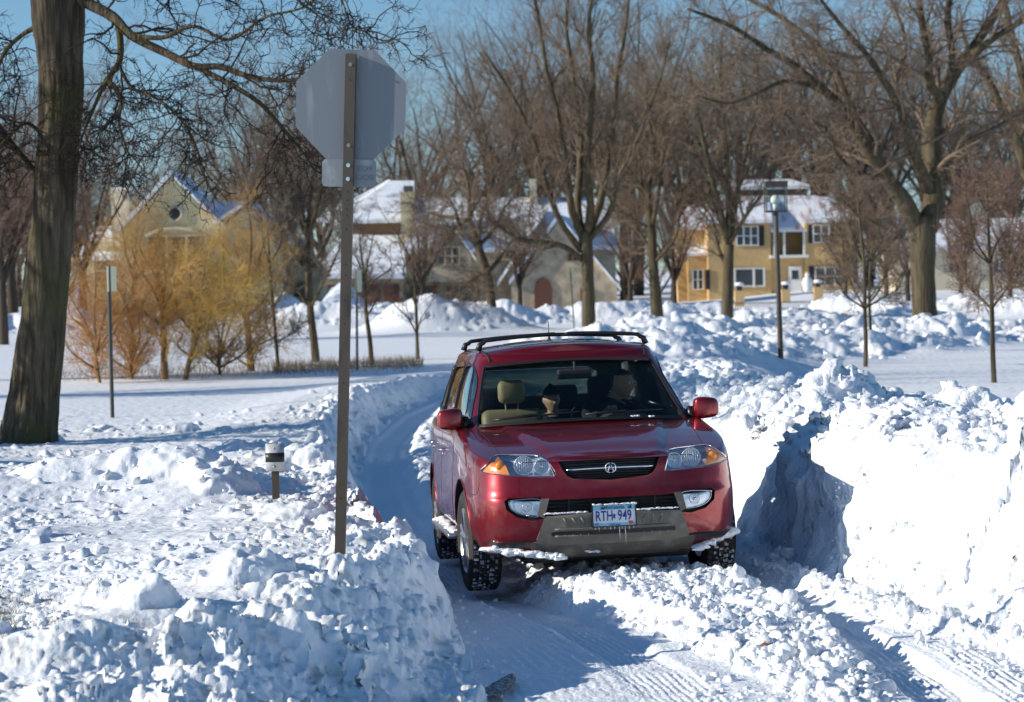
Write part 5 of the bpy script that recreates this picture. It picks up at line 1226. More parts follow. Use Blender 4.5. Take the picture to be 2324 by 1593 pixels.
    h.window(992, 1040, 560, 600, 1.72, 3, 2, 'beige'); h.window(1015, 1085, 650, 690, 2.92, 3, 1, 'wood'); h.window(930, 985, 650, 690, 2.92, 2, 1, 'wood')
    h.prism('gable_wall', [(1160, 706), (1160, 642), (1270, 500), (1400, 650), (1400, 706)], 0, 4, 'stoneB'); h.slab('roof', [(1128, 650, 1.5), (1240, 478, 1.5), (1240, 478, 7), (1128, 650, 7)], .3, 'rsnow')
    h.slab('roof', [(1155, 648, -.3), (1268, 494, -.3), (1268, 494, 4), (1155, 648, 4)], .36, 'snow2'); h.slab('roof', [(1268, 494, -.3), (1408, 660, -.3), (1408, 660, 4), (1268, 494, 4)], .2, 'rpatch')
    d = h.prism('arched_door', [(1213, 706), (1213, 652), (1218, 638), (1232, 629), (1246, 638), (1252, 652), (1252, 706)], -.1, -.01, 'redwood'); h.window(1288, 1310, 575, 592, -.06, 2, 1, 'wood'); h.window(1318, 1345, 655, 690, -.06, 2, 2, 'wood')
    c = h.wallbox('chimney', 1204, 1220, 395, 470, 8, 9, 'beige'); h.wallbox('porch_wall', 1085, 1165, 692, 708, -2.2, -1.8, 'beige'); h.wallbox('porch_snow', 1083, 1167, 686, 692, -2.3, -1.7, 'snow2')
    # --- small gabled wing seen between the bushes and the garages
    h = House('garden_house', 'small gabled outbuilding with a thin line of roof snow between two houses', 158, 660, 705, 'house')
    h.prism('wall', [(600, 712), (600, 620), (668, 545), (728, 620), (728, 712)], 0, 6, 'stoneB'); h.slab('roof', [(594, 628, -.3), (668, 540, -.3), (668, 540, 6), (594, 628, 6)], .16, 'rsnow'); h.slab('roof', [(668, 540, -.3), (735, 628, -.3), (735, 628, 6), (668, 540, 6)], .12, 'shingle'); h.window(640, 690, 640, 675, -.05, 2, 1, 'wood')
    # --- yellow brick house
    h = House('brick_house', 'yellow brick house with red tiled snowy roof and a white balcony', 186, 1750, 672)
    h.wallbox('wall', 1608, 1748, 505, 690, 0, 10, 'brickY'); h.wallbox('wall', 1828, 1935, 505, 690, 0, 10, 'brickY'); h.wallbox('wall', 1748, 1828, 583, 690, .3, 10, 'brickY'); h.wallbox('recess_wall', 1748, 1828, 505, 583, 2.6, 10, 'brickY')
    h.wallbox('side_wing', 1545, 1608, 515, 690, 3, 9, 'brickY'); h.slab('roof', [(1535, 520, 2.5), (1612, 520, 2.5), (1612, 468, 6), (1575, 468, 6)], .25, 'rtile'); h.slab('bay_roof', [(1560, 582, 1.2), (1612, 578, 1.2), (1612, 560, 3), (1575, 560, 3)], .2, 'snow2'); h.wallbox('bay_wall', 1566, 1608, 584, 690, 1.5, 3, 'brickY')
    h.slab('roof', [(1596, 510, -.7), (1750, 506, -.7), (1760, 448, 5), (1655, 448, 5)], .28, 'rtile'); h.slab('roof', [(1826, 506, -.7), (1945, 503, -.7), (1905, 452, 4), (1860, 448, 4)], .26, 'rtile'); h.slab('roof', [(1748, 524, .5), (1830, 524, .5), (1875, 445, 6), (1735, 445, 6)], .26, 'rtile')
    h.slab('roof', [(1596, 510, -.7), (1655, 448, 5), (1700, 446, 8), (1600, 500, 9)], .26, 'rtile')
    c = h.wallbox('upper_storey', 1690, 1845, 418, 452, 7, 11, 'wood'); h.slab('roof', [(1668, 425, 6.4), (1860, 421, 6.4), (1825, 404, 9), (1700, 406, 9)], .3, 'rsnow', c)
    h.wallbox('chimney', 1607, 1618, 420, 470, 5, 5.6, 'stoneA')
    for x in (1757, 1779, 1824): h.wallbox('balcony_post', x - 2, x + 2, 524, 582, -.1, .1, 'white')
    h.wallbox('balcony_floor', 1746, 1832, 578, 586, -.6, 2.6, 'white'); h.wallbox('balcony_beam', 1748, 1830, 521, 527, -.12, .12, 'white')
    for x0, x1, y0, y1, c in ((1671, 1719, 514, 557, 3), (1845, 1880, 511, 550, 2)): 
        h.window(x0, x1, y0, y1, -.06, c, 2, t=.11)
    for x0, x1, y0, y1 in ((1722, 1733, 512, 558), (1834, 1843, 510, 552), (1884, 1893, 510, 552), (1601, 1610, 612, 657), (1836, 1846, 604, 648)): h.wallbox('shutter', x0, x1, y0, y1, -.09, -.02, 'shutter')
    h.window(1667, 1733, 609, 650, -.06, 1, 1, t=.14); h.wallbox('mullion', 1708, 1712, 608, 652, -.14, -.03, 'white'); h.window(1575, 1598, 612, 657, 1.42, 2, 2, t=.1); h.window(1850, 1915, 606, 648, -.06, 3, 2, t=.12)
    d = h.wallbox('door', 1790, 1819, 604, 666, .18, .27, 'white'); h.wallbox('door_pane', 1797, 1812, 613, 634, .15, .175, 'winglass', d)
    # --- low house at the right edge
    h = House('bungalow', 'low beige house with a long snowy roof behind the great tree', 176, 2200, 660)
    h.wallbox('wall', 2040, 2420, 565, 690, 0, 9, 'beige'); h.slab('roof', [(2025, 574, -.8), (2440, 566, -.8), (2440, 497, 6), (2030, 505, 6)], .3, 'rsnow'); h.window(2150, 2190, 590, 620, -.05, 2, 1, 'white'); h.window(2250, 2300, 590, 620, -.05, 3, 1, 'white')
    # --- things before the houses
    for x0, x1, y0, y1, l in ((1667, 1688, 642, 688, 'brick gate pillar with a snow capped lantern, nearest the left window'), (1773, 1792, 640, 684, 'brick gate pillar with a snow capped lantern, left of the white door'), (1846, 1866, 636, 676, 'brick gate pillar with a snow capped lantern, right of the white door')):
        b = atY((x0 + x1) / 2, y1, 160); r = empty('gate_pillar', tuple(b)); props(r, l, 'gate pillar', 'brick pillars before the yellow house'); k = 160 / FD; w = (x1 - x0) / 2 * k; H = (y1 - y0) * k
        MB().box((-w, -w, -.3), (w, w, H * .62)).build('pillar', M['brickY'], r); MB().box((-w * .55, -w * .55, H * .62), (w * .55, w * .55, H * .88)).build('lantern', M['shutter'], r); MB().sphere((0, 0, H * .93), w * 1.05, 0, 2, (1, 1, .45)).build('snow_cap', M['snow2'], r, True)
    b = atY(1806, 664, 172); u = empty('statue', tuple(atY(1832, 664, 176))); props(u, 'small white garden urn beside the white front door', 'garden urn'); MB().lathe([(.0, 0), (.35, 0), (.3, .2), (.42, .7), (.30, 1.05), (.12, 1.15), (.2, 1.3), (0, 1.5)], 14).build('urn', M['white'], u, True)
    # fence of thin pickets
    f = empty('picket_fence', tuple(atY(1800, 700, 138))); props(f, 'low dark picket fence across the garden of the yellow house', 'fence'); P0 = atY(1662, 706, 138); P1 = atY(1932, 700, 138); o = atY(1800, 700, 138); m = MB()
    n = 46
    for i in range(n): 
        t = i / (n - 1); x = P0[0] + (P1[0] - P0[0]) * t - o[0]; z = P0[2] + (P1[2] - P0[2]) * t - o[2]; m.box((x - .014, -.014, z - .3), (x + .014, .014, z + .52))
    m.build('pickets', M['shutter'], f)
    for dz in (.08, .42): MB().box((P0[0] - o[0], -.02, P0[2] - o[2] + dz), (P1[0] - o[0], .02, P0[2] - o[2] + dz + .04)).build('rail', M['shutter'], f)
    # pale car half buried behind the row of saplings
    b = atY(700, 768, 118); r = empty('parked_car', tuple(b)); props(r, 'pale silver car parked half buried under snow beyond the saplings', 'car'); k = 118 / FD; w = 2.2
    prof = [(-w, 0), (-w, .62), (-1.35, .80), (-.75, 1.22), (.55, 1.26), (1.2, .86), (w, .74), (w + .05, .2), (w, 0)]
    o = fixn(MB().prism(prof, 1, 0, 1.7).build('body', M['silver'], r)); bv = o.modifiers.new('b', 'BEVEL'); bv.width = .09; bv.segments = 3
    for q in ([(-1.18, .82), (-.70, 1.16), (-.12, 1.18), (-.12, .84)], [(-.02, .84), (-.02, 1.18), (.50, 1.19), (1.0, .86)]): MB().prism(q, 1, -.02, .02).build('side_window', M['winglass'], r)
    for x in (-1.35, 1.35): MB().lathe([(0, 0), (.31, 0), (.31, .2), (0, .2)], 20, 1, (x, -.03, .22)).build('wheel', M['rubber'], r)
    link('snow_load', snowlump([(-1.6, .8, .95), (-.8, .8, 1.28), (.4, .8, 1.32), (1.0, .8, 1.1)], .55, .35, 31), r)
M['silver'] = mat('silver_paint', (.42, .43, .42), .3, .5, coat=.5)
houses()
# ================================================================== TREES
def unit(v): return v / (np.linalg.norm(v, axis=-1, keepdims=True) + 1e-9)
def spawn(P, R, n, length, ang, K, rng, kink=.12, up=.0, rs=.55, rmin=.003, tmin=.2, tmax=1.0, droop=0, pw=1.0, skew=1.0, lvar=.4):
    """children on every branch of P [N, K, 3]; returns their paths and radii"""
    N, K0, _ = P.shape; idx = np.repeat(np.arange(N), n); m = len(idx)
    t = tmin + (tmax - tmin) * rng.random(m) ** skew; f = t * (K0 - 1); i0 = np.clip(f.astype(int), 0, K0 - 2); fr = (f - i0)[:, None]
    S = P[idx, i0] * (1 - fr) + P[idx, i0 + 1] * fr; r0 = R[idx, i0] * (1 - fr[:, 0]) + R[idx, i0 + 1] * fr[:, 0]
    T = unit(P[idx, i0 + 1] - P[idx, i0]); q = unit(np.cross(T, unit(rng.normal(size=(m, 3))))); a = ang * (.7 + .6 * rng.random(m))[:, None]
    D = unit(T * np.cos(a) + q * np.sin(a)); Lg = length * (1 - lvar + 2 * lvar * rng.random(m)) * (1.15 - .6 * t)
    out = np.zeros((m, K, 3)); out[:, 0] = S
    for k in range(1, K):
        D = unit(D + rng.normal(size=(m, 3)) * kink + np.array([0, 0, 1]) * (up - droop * k / K)); out[:, k] = out[:, k - 1] + D * (Lg / (K - 1))[:, None]
    rr = np.maximum(r0 * rs * (.7 + .5 * rng.random(m)), rmin); RR = rr[:, None] * np.linspace(1, .35, K)[None] ** pw; return out, np.maximum(RR, rmin * .6)
def tubes(P, R, sides):
    N, K, _ = P.shape; T = unit(np.gradient(P, axis=1)); ref = unit(np.cross(T[:, 0], np.array([.31, .77, .55])))
    u = unit(np.cross(T, ref[:, None, :])); w = np.cross(T, u); a = np.arange(sides) * 2 * math.pi / sides
    V = P[:, :, None] + R[:, :, None, None] * (np.cos(a)[None, None, :, None] * u[:, :, None] + np.sin(a)[None, None, :, None] * w[:, :, None])
    base = (np.arange(N) * K * sides)[:, None, None]; k = np.arange(K - 1)[None, :, None] * sides; s = np.arange(sides)[None, None, :]; s2 = (s + 1) % sides
    F = np.stack([base + k + s, base + k + s2, base + k + sides + s2, base + k + sides + s], -1).reshape(-1, 4); return V.reshape(-1, 3), F
def crown_mesh(parts, m, name='crown'):
    V = []; F = []; n = 0
    for P, R, s in parts: v, f = tubes(P, R, s); V.append(v); F.append(f + n); n += len(v)
    return mesh_np(name, np.concatenate(V), np.concatenate(F), M[m], True)
def trunk_mesh(limbs, m, sides=12, rough=.06, name='trunk', seed=0, dens=2, ridge=0):
    """limbs: list of (points, radii)"""
    b = MB(); rng = np.random.default_rng(seed)
    for pts, rad_ in limbs:
        P = catmull(pts, len(pts) * dens + 2); L = np.concatenate([[0], np.cumsum(np.linalg.norm(np.diff(np.array(pts, float), axis=0), axis=1))]); R = np.interp(np.linspace(0, L[-1], len(P)), L, rad_)
        R = R * (1 + rough * rng.normal(size=len(R)) * .5); n = sides if R[0] > .12 else max(5, sides // 2); b.tube(P, R, n)
        V = b.V[-1]; V += rng.normal(size=V.shape) * (R.repeat(n)[:, None] * rough * .35)
        if ridge and R[0] > .2:
            ctr = P.repeat(n, axis=0); dd = V - ctr; an = np.arctan2(dd[:, 1], dd[:, 0]); h = V[:, 2]
            w = np.abs(vn(np.cos(an) * 7 + .35 * vn(h * 2.5, an * 0, 5), h * .9 + 31, 3)) + np.abs(vn(np.sin(an) * 7, h * .9, 4)); V += dd * (ridge * (w - .35))[:, None]
    return mesh_np(name, np.concatenate(b.V), b.F, M[m], True)
def resample(pts, rad_, K):
    P = catmull(pts, K); L = np.concatenate([[0], np.cumsum(np.linalg.norm(np.diff(np.array(pts, float), axis=0), axis=1))]); return P, np.interp(np.linspace(0, L[-1], K), L, rad_)
def make_tree(name, trunk_m, crown_m):
    r = empty(name); t = link('trunk', trunk_m, r); c = link('crown', crown_m, r); return r
def place(proto, loc, rz, s, label, cat='tree', group=None, first=False, name=None):
    if first: r = proto
    else:
        r = proto.copy(); COL.objects.link(r)
        for ch in proto.children: c = ch.copy(); COL.objects.link(c); c.parent = r
    r.location = loc; r.rotation_euler = (0, 0, rz); r.scale = (s, s, s * 1.0); props(r, label, cat, group); return r
def vase(seed, H=1.0, bark_='bark_dark', tw='twig', forks=6, spread=.5, dens=1.0, fork_at=.3, r0=.03, levels=(9, 7, 6), up=.06, tb=0.0):
    """a bare tree of height H: short trunk splitting into rising limbs"""
    rng = np.random.default_rng(seed); fa = fork_at * H; R0 = r0 * H
    trunk = [((0, 0, -.3), (0, 0, .05 * H), (rng.normal() * .01 * H, rng.normal() * .01 * H, fa * .6), (0, 0, fa)), (R0 * 1.5, R0 * 1.1, R0 * .95, R0 * .85)]; limbs = [trunk]; LP = []; LR = []
    for k in range(forks):
        a = 2 * math.pi * (k + rng.random() * .6) / forks; sp = spread * (.5 + .8 * rng.random()); hh = H * (.82 + .18 * rng.random()) if k % 2 == 0 else H * (.6 + .3 * rng.random()); z0 = fa * (.82 + .3 * rng.random() * (k > 1))
        pts = [(0, 0, min(z0, fa))]; 
        for t in (.22, .5, .78, 1.0): pts.append((math.cos(a) * sp * H * .5 * t ** 1.15 + rng.normal() * .018 * H, math.sin(a) * sp * H * .5 * t ** 1.15 + rng.normal() * .018 * H, z0 + (hh - z0) * t))
        rr = (R0 * .62, R0 * .45, R0 * .28, R0 * .14, R0 * .05); limbs.append((pts, rr)); p, r = resample(pts, rr, 12); LP.append(p); LR.append(r)
    if tb:   # a central leader as well
        pts = [(0, 0, fa * .9), (.01 * H, 0, H * .6), (0, .01 * H, H * .98)]; rr = (R0 * .7, R0 * .35, R0 * .05); limbs.append((pts, rr)); p, r = resample(pts, rr, 12); LP.append(p); LR.append(r)
    LP = np.array(LP); LR = np.array(LR)
    b1 = spawn(LP, LR, int(levels[0] * dens), H * .24, .75, 7, rng, .14, up, .5, H * .0006, .12); b2 = spawn(*b1, int(levels[1]), H * .11, .8, 5, rng, .2, up, .55, H * .00042, .12); b3 = spawn(*b2, int(levels[2]), H * .05, .75, 4, rng, .22, up, .6, H * .00032, .1)
    return trunk_mesh(limbs, bark_, 10, .05, seed=seed), crown_mesh([(*b1, 4), (*b2, 3), (*b3, 3)], tw)
MARKS = [(0, 'behind the thick mossy trunk'), (120, 'just right of the thick mossy trunk'), (240, 'above the ochre house chimney'), (390, 'above the round window gable'), (520, 'above the second ochre gable'), (640, 'left of the stop sign'), (770, 'behind the stop sign'), (880, 'just right of the stop sign'), (990, 'above the left roof of the grey house'), (1110, 'above the middle of the grey house'), (1220, 'left of the vase shaped tree'), (1336, 'behind the vase shaped tree'), (1440, 'right of the vase shaped tree'), (1540, 'just left of the yellow house'), (1650, 'above the left end of the yellow house'), (1760, 'behind the lamp lantern'), (1860, 'above the right end of the yellow house'), (1960, 'behind the round crowned young tree'), (2060, 'left of the great fork'), (2160, 'behind the great spreading tree'), (2260, 'right of the great spreading tree'), (2370, 'at the far right edge')]
def mark(px): return min(MARKS, key=lambda m: abs(m[0] - px))[1]
def woods():
    rng = random.Random(12); protos = []
    kinds = [(1, 'twig', .62, 6), (2, 'twig_grey', .8, 7), (3, 'twig', .5, 6), (4, 'twig_red', .7, 7), (5, 'twig_grey', .55, 5)]
    for sd_, tw, sp, fk in kinds: protos.append(make_tree('bare_tree', *vase(sd_, 1.0, 'bark_dark', tw, fk, sp, 1.0, .26, .017, (9, 7, 5))))
    used = [False] * 5
    # skyline of the wood: (px, top py) control; lower on the left, out of the frame at the right
    sx = [-260, 0, 150, 330, 430, 520, 620, 720, 790, 830, 900, 960, 1040, 1100, 1200, 1400, 1700, 2000, 2200, 2323, 2600]; sy = [250, 230, 250, 290, 300, 90, 60, 75, 230, 260, 150, 90, 75, 20, -60, -60, -60, 0, 60, 40, 0]
    n = 0
    for row, (Y, step, jy, f) in enumerate(((200, 150, 4, .88), (222, 118, 6, .97), (250, 125, 8, 1.0))):
        x = -110 + row * 33
        while x < 2420:
            px = x + rng.uniform(-30, 30); Yj = Y + rng.uniform(-jy, jy); top = np.interp(px, sx, sy); top = top * f + (1 - f) * 380 + rng.uniform(-15, 60)
            if row < 1 and 330 < px < 1000: top += 90
            b = atY(px, 640, Yj); z = gz(b[0], Yj) - .3; t = atY(px, top, Yj); H = max(7, t[2] - z); k = rng.randrange(5) if px > 300 else rng.choice([0, 1, 2, 4])
            p = protos[k]; lab = ('%s row tall tree of the wood, %s' % (('front', 'middle', 'back')[row], mark(px) if px > -60 else 'left of the thick mossy trunk'))
            place(p, (b[0], Yj, z), rng.uniform(0, 6.28), H, lab, 'tree', 'bare trees of the wood behind the houses', not used[k]); used[k] = True; n += 1
            x += step
    # thick undergrowth of saplings and brush along the foot of the wood and between houses
    q = make_tree('bare_tree', *vase(21, 1.0, 'bark_dark', 'twig', 9, 1.25, 1.0, .12, .012, (10, 7, 5))); q2 = make_tree('bare_tree', *vase(22, 1.0, 'bark_dark', 'twig_red', 9, 1.1, 1.0, .10, .012, (10, 7, 5)))
    fu = [True, True]
    for i in range(34):
        px = -60 + i * 74 + rng.uniform(-20, 20); Y = rng.choice([188, 196, 204]); b = atY(px, 640, Y); z = gz(b[0], Y) - .3; H = rng.uniform(7.5, 11.5)
        k = i % 2; p = (q, q2)[k]; place(p, (b[0], Y, z), rng.uniform(0, 6.28), H, ('low brown bushy tree, %s', 'low reddish bushy tree, %s')[k] % mark(px), 'tree', 'understorey trees behind the houses', fu[k]); fu[k] = False
woods()
def pxl(pts, Y, o, dy=None):
    """picture path -> local points at depth Y (dy: depth offsets)"""
    out = []
    for i, (x, y) in enumerate(pts):
        d = 0 if dy is None else dy[i]; p = atY(x, y, Y + d); out.append((p[0] - o[0], p[1] - o[1], p[2] - o[2]))
    return out
def hand_tree(name, label, Y, base, limbs, bark_, tw, seed, lv, cat='tree', kink=.16, up=.02, droop=0, ang=.8, sides=14, rough=.05, dens=2, tw_r=(.012, .007, .0045), group=None):
    """limbs: (pixel path, pixel half widths, depth offsets)"""
    o = atY(*base, Y); r = empty(name, tuple(o)); props(r, label, cat, group); k = Y / FD; rng = np.random.default_rng(seed); L = []; LP = []; LR = []
    for pts, hw, dy in limbs:
        P = pxl(pts, Y, o, dy); R_ = [w * k for w in hw]; L.append((P, R_))
        if len(pts) > 2 or True:
            p, q = resample(P, R_, 14); LP.append(p); LR.append(q)
    link('trunk', trunk_mesh(L, bark_, sides, rough, seed=seed, dens=dens, ridge=.16 if name == 'old_tree' else 0), r)
    LP = np.array(LP[lv.get('skip', 1):]); LR = np.array(LR[lv.get('skip', 1):]); n1, l1, n2, l2, n3, l3 = lv['n']
    b1 = spawn(LP, LR, n1, l1, ang, 8, rng, kink, up, lv.get('rs', .36), tw_r[0], lv.get('tmin', .15), droop=droop); b2 = spawn(*b1, n2, l2, ang, 6, rng, kink * 1.3, up, .55, tw_r[1], .1, droop=droop); parts = [(*b1, 5), (*b2, 4)]
    if n3: b3 = spawn(*b2, n3, l3, ang, 5, rng, kink * 1.5, up, .6, tw_r[2], .05, droop=droop); parts.append((*b3, 3))
    link('crown', crown_mesh(parts, tw), r); return r
# the old tree at the left with its long crooked bough
hand_tree('old_tree', 'thick mossy barked tree at the left edge with a long crooked bough', 31.2, (64, 1006),
    [([(62, 1030), (66, 985), (80, 880), (100, 700), (118, 520), (130, 350), (138, 180), (132, 40), (128, -60), (120, -220)], [84, 64, 55, 51, 47, 46, 50, 56, 58, 44], [0] * 10),
     ([(150, -20), (200, 8), (255, 38), (300, 82), (380, 122), (440, 150), (500, 152), (560, 172), (620, 182), (690, 180), (770, 165)], [16, 13, 12, 10, 9, 8, 7, 6, 5, 4, 2], [0, -.2, -.4, -.6, -.8, -1, -1.1, -1.3, -1.5, -1.8, -2]),
     ([(268, 50), (274, 105), (270, 140), (255, 165), (235, 195), (215, 240), (190, 300), (175, 350)], [8, 7.5, 7, 6, 5, 4, 3, 1.5], [-.4] * 8),
     ([(240, 178), (262, 200), (275, 235), (270, 280), (285, 330), (300, 370)], [5, 5, 4, 3, 2, 1], [-.4, -.5, -.6, -.7, -.8, -.9]),
     ([(440, 150), (520, 190), (590, 235), (640, 290), (690, 350), (720, 400)], [6, 6, 5, 4, 2.5, 1], [-1, -1.1, -1.2, -1.3, -1.4, -1.5]),
     ([(300, 82), (370, 85), (440, 60), (520, 90), (600, 40), (680, 20), (760, -20), (800, 60), (860, 75), (930, 105)], [6, 5, 4, 3.5, 3, 2.5, 2, 2, 1.6, 1], [-.6, -.8, -.9, -1, -1.2, -1.3, -1.4, -1.6, -1.7, -1.9]),
     ([(275, 160), (300, 200), (340, 215), (390, 250), (430, 300), (455, 360), (470, 420)], [4, 4, 3.5, 3, 2.2, 1.5, 1], [-.4, -.5, -.7, -.9, -1, -1.1, -1.2]),
     ([(120, -60), (230, -90), (360, -60), (480, -30), (560, -60), (660, -10), (740, 50)], [18, 13, 9, 7, 5, 3, 1.5], [0, .3, .6, .8, 1, 1.1, 1.2]),
     ([(88, 410), (60, 370), (28, 330), (0, 290), (-40, 240), (-80, 180)], [10, 9, 8, 7, 6, 4], [0, .1, .3, .5, .6, .8]),
     ([(95, 55), (50, 80), (10, 120), (-20, 190), (-60, 240)], [7, 5, 5, 4, 3], [0, .1, .3, .5, .6]),
     ([(92, 300), (60, 280), (30, 300), (-10, 350), (-30, 420)], [5, 4, 4, 3, 2], [0, -.1, -.3, -.5, -.6]),
     ([(110, -150), (20, -180), (-100, -150), (-260, -80), (-420, 0)], [30, 20, 14, 9, 5], [0, .5, 1, 1.5, 2]),
     ([(120, -200), (180, -330), (300, -420), (450, -470)], [34, 22, 14, 6], [0, -.5, -1, -1.5])],
    'bark_big', 'twig_dark', 41, dict(n=(20, 1.05, 7, .50, 4, .20), skip=1), kink=.36, up=-.04, ang=.95, sides=90, rough=.012, dens=12, tw_r=(.010, .0065, .0045))
# the great spreading tree at the right
hand_tree('elm_tree', 'huge spreading tree with forked limbs and snow drifted at its foot', 86.4, (2100, 758),
    [([(2104, 775), (2100, 740), (2094, 640), (2092, 540), (2090, 490)], [38, 31, 27, 30, 33], [0] * 5),
     ([(2082, 520), (2052, 460), (2010, 400), (1965, 330), (1925, 265), (1890, 225), (1850, 190), (1790, 140), (1735, 110), (1660, 60), (1560, 20)], [22, 20, 16, 14, 12, 11, 9, 8, 6, 5, 3], [0, -.5, -1, -1.5, -2, -2.5, -3, -3, -3.5, -4, -4.5]),
     ([(2000, 385), (1960, 300), (1930, 250), (1900, 170), (1860, 110), (1800, 60), (1740, 20), (1640, -30)], [13, 11, 9, 8, 7, 6, 5, 3], [0, .5, 1, 1.5, 2, 2.5, 3, 3.5]),
     ([(2102, 520), (2122, 440), (2118, 380), (2112, 310), (2130, 230), (2170, 160), (2220, 90), (2265, 20), (2300, -60), (2330, -160)], [26, 24, 23, 20, 18, 14, 11, 9, 7, 5], [0, .2, .4, .6, .8, 1, 1.2, 1.4, 1.6, 1.8]),
     ([(2108, 430), (2078, 360), (2055, 290), (2040, 240), (2010, 190), (1970, 130), (1910, 60), (1870, 10), (1830, -50)], [14, 12, 10, 9, 8, 7, 5, 4, 3], [0, -1, -2, -2.5, -3, -3.5, -4, -4.5, -5]),
     ([(2135, 225), (2110, 190), (2105, 120), (2090, 40), (2080, -60), (2070, -160)], [13, 11, 9, 8, 6, 4], [0, -.5, -1, -1.5, -2, -2.5]),
     ([(2140, 215), (2160, 130), (2150, 50), (2158, -40), (2180, -150)], [10, 8, 8, 7, 5], [0, .5, 1, 1.5, 2]),
     ([(2128, 400), (2165, 350), (2200, 320), (2260, 290), (2330, 250), (2420, 200)], [9, 8, 7, 6, 5, 3], [0, 1, 1.5, 2, 2.5, 3]),
     ([(2190, 140), (2250, 90), (2300, 60), (2370, 20), (2440, 0)], [9, 8, 6, 5, 3], [0, -1, -1.5, -2, -2.5]),
     ([(1890, 225), (1840, 195), (1780, 185), (1720, 210), (1650, 235), (1580, 215)], [7, 6, 5, 4, 3, 2], [-2.5, -3, -4, -5, -5.5, -6]),
     ([(2060, 300), (2030, 200), (2055, 110), (2035, 30), (1990, -60)], [7, 6, 5, 4, 3], [-2, -1, 0, .5, 1]),
     ([(2010, 400), (1950, 395), (1900, 350), (1880, 300), (1840, 270)], [6, 5, 4, 3, 2], [-1, -2, -3, -4, -4.5])],
    'bark_olive', 'twig', 42, dict(n=(20, 2.6, 8, 1.15, 6, .5), skip=1), kink=.2, up=.03, sides=18, dens=3, tw_r=(.02, .013, .009))
# leaning limbs at the right edge of the view
hand_tree('park_tree', 'leaning tree limbs entering at the right edge', 96, (2420, 745),
    [([(2420, 760), (2410, 650), (2390, 500), (2330, 380)], [30, 26, 24, 20], [0] * 4), ([(2330, 380), (2300, 300), (2270, 240), (2235, 170), (2200, 120), (2180, 60)], [16, 12, 10, 8, 5, 3], [0] * 6), ([(2360, 420), (2330, 300), (2320, 180), (2290, 60), (2270, -40)], [14, 12, 10, 8, 5], [0, 1, 2, 3, 4])],
    'bark_olive', 'twig', 43, dict(n=(16, 2.6, 7, 1.1, 5, .5), skip=1), kink=.2, up=.03, tw_r=(.02, .013, .009))
# the vase shaped tree behind the car
hand_tree('vase_tree', 'tall vase shaped bare tree directly behind the car roof', 101.8, (1336, 754),
    [([(1338, 775), (1336, 740), (1334, 640), (1330, 560), (1325, 525)], [20, 16, 14, 15, 17], [0] * 5),
     ([(1325, 540), (1300, 490), (1290, 420), (1280, 340), (1262, 250), (1240, 160), (1225, 60), (1205, -40)], [11, 9, 8, 7, 6, 5, 4, 3], [0, -.3, -.6, -1, -1.3, -1.6, -2, -2.3]),
     ([(1322, 540), (1310, 470), (1316, 380), (1312, 270), (1300, 170), (1285, 70), (1290, -40)], [10, 9, 8, 7, 6, 5, 3], [0, .5, 1, 1.4, 1.8, 2.1, 2.4]),
     ([(1330, 535), (1340, 470), (1332, 380), (1340, 270), (1345, 170), (1335, 60), (1350, -40)], [10, 9, 8, 7, 6, 5, 3], [0, -.5, -1, -1.4, -1.8, -2.1, -2.4]),
     ([(1332, 535), (1362, 460), (1378, 370), (1392, 270), (1402, 170), (1420, 60), (1430, -40)], [10, 9, 7, 6, 5, 4, 3], [0, .4, .8, 1.2, 1.6, 2, 2.4]),
     ([(1318, 570), (1270, 500), (1240, 420), (1215, 330), (1180, 250), (1140, 180), (1100, 120)], [7, 7, 6, 5, 4, 3, 2], [0, -.5, -1, -1.5, -2, -2.5, -3]),
     ([(1336, 545), (1385, 480), (1400, 410), (1440, 330), (1470, 250), (1500, 170), (1520, 90)], [7, 7, 6, 5, 4, 3, 2], [0, -.5, -1, -1.5, -2, -2.5, -3]),
     ([(1322, 590), (1280, 560), (1230, 550), (1180, 545), (1140, 520), (1110, 500)], [7, 6, 6, 5, 3, 2], [0, -.6, -1, -1.4, -1.8, -2])],
    'bark_olive', 'twig', 44, dict(n=(22, 2.3, 8, 1.05, 6, .45), skip=1), kink=.15, up=.07, ang=.6, tw_r=(.018, .012, .008))
def mid_tree(label, Y, base, pts, hw, forks, seed, tw='twig', br='bark_olive', n=(16, 2.0, 7, .95, 5, .42), up=.06, name='park_tree', tw_r=(.018, .012, .008)):
    """single trunk with forks growing from it: forks = (start index on trunk, end px, end py, half width)"""
    rng = np.random.default_rng(seed); L = [(pts, hw, [0] * len(pts))]
    for i, ex, ey, w in forks:
        x0, y0 = pts[i]; d = rng.uniform(-3, 3); mid = (x0 + (ex - x0) * .45 + rng.normal() * 8, y0 + (ey - y0) * .38); m2 = (x0 + (ex - x0) * .8 + rng.normal() * 8, y0 + (ey - y0) * .72)
        L.append(([(x0, y0), mid, m2, (ex, ey)], [w, w * .75, w * .5, w * .2], [0, d * .4, d * .7, d]))
    return hand_tree(name, label, Y, base, L, br, tw, seed, dict(n=n, skip=0 if name == 'willow' else 1, tmin=.02 if name == 'willow' else .15), kink=.16, up=up, ang=.7, tw_r=tw_r)
mid_tree('bare tree with a dark trunk right of the car roof, left of the lamp post', 106.5, (1492, 744), [(1494, 765), (1490, 700), (1482, 600), (1478, 520), (1470, 440)], [18, 14, 11, 10, 8], [(3, 1440, 250, 6), (3, 1520, 300, 6), (4, 1470, 180, 6), (4, 1400, 330, 5), (2, 1560, 440, 5), (2, 1420, 470, 5), (4, 1530, 200, 5), (3, 1370, 430, 4)], 51, up=.03)
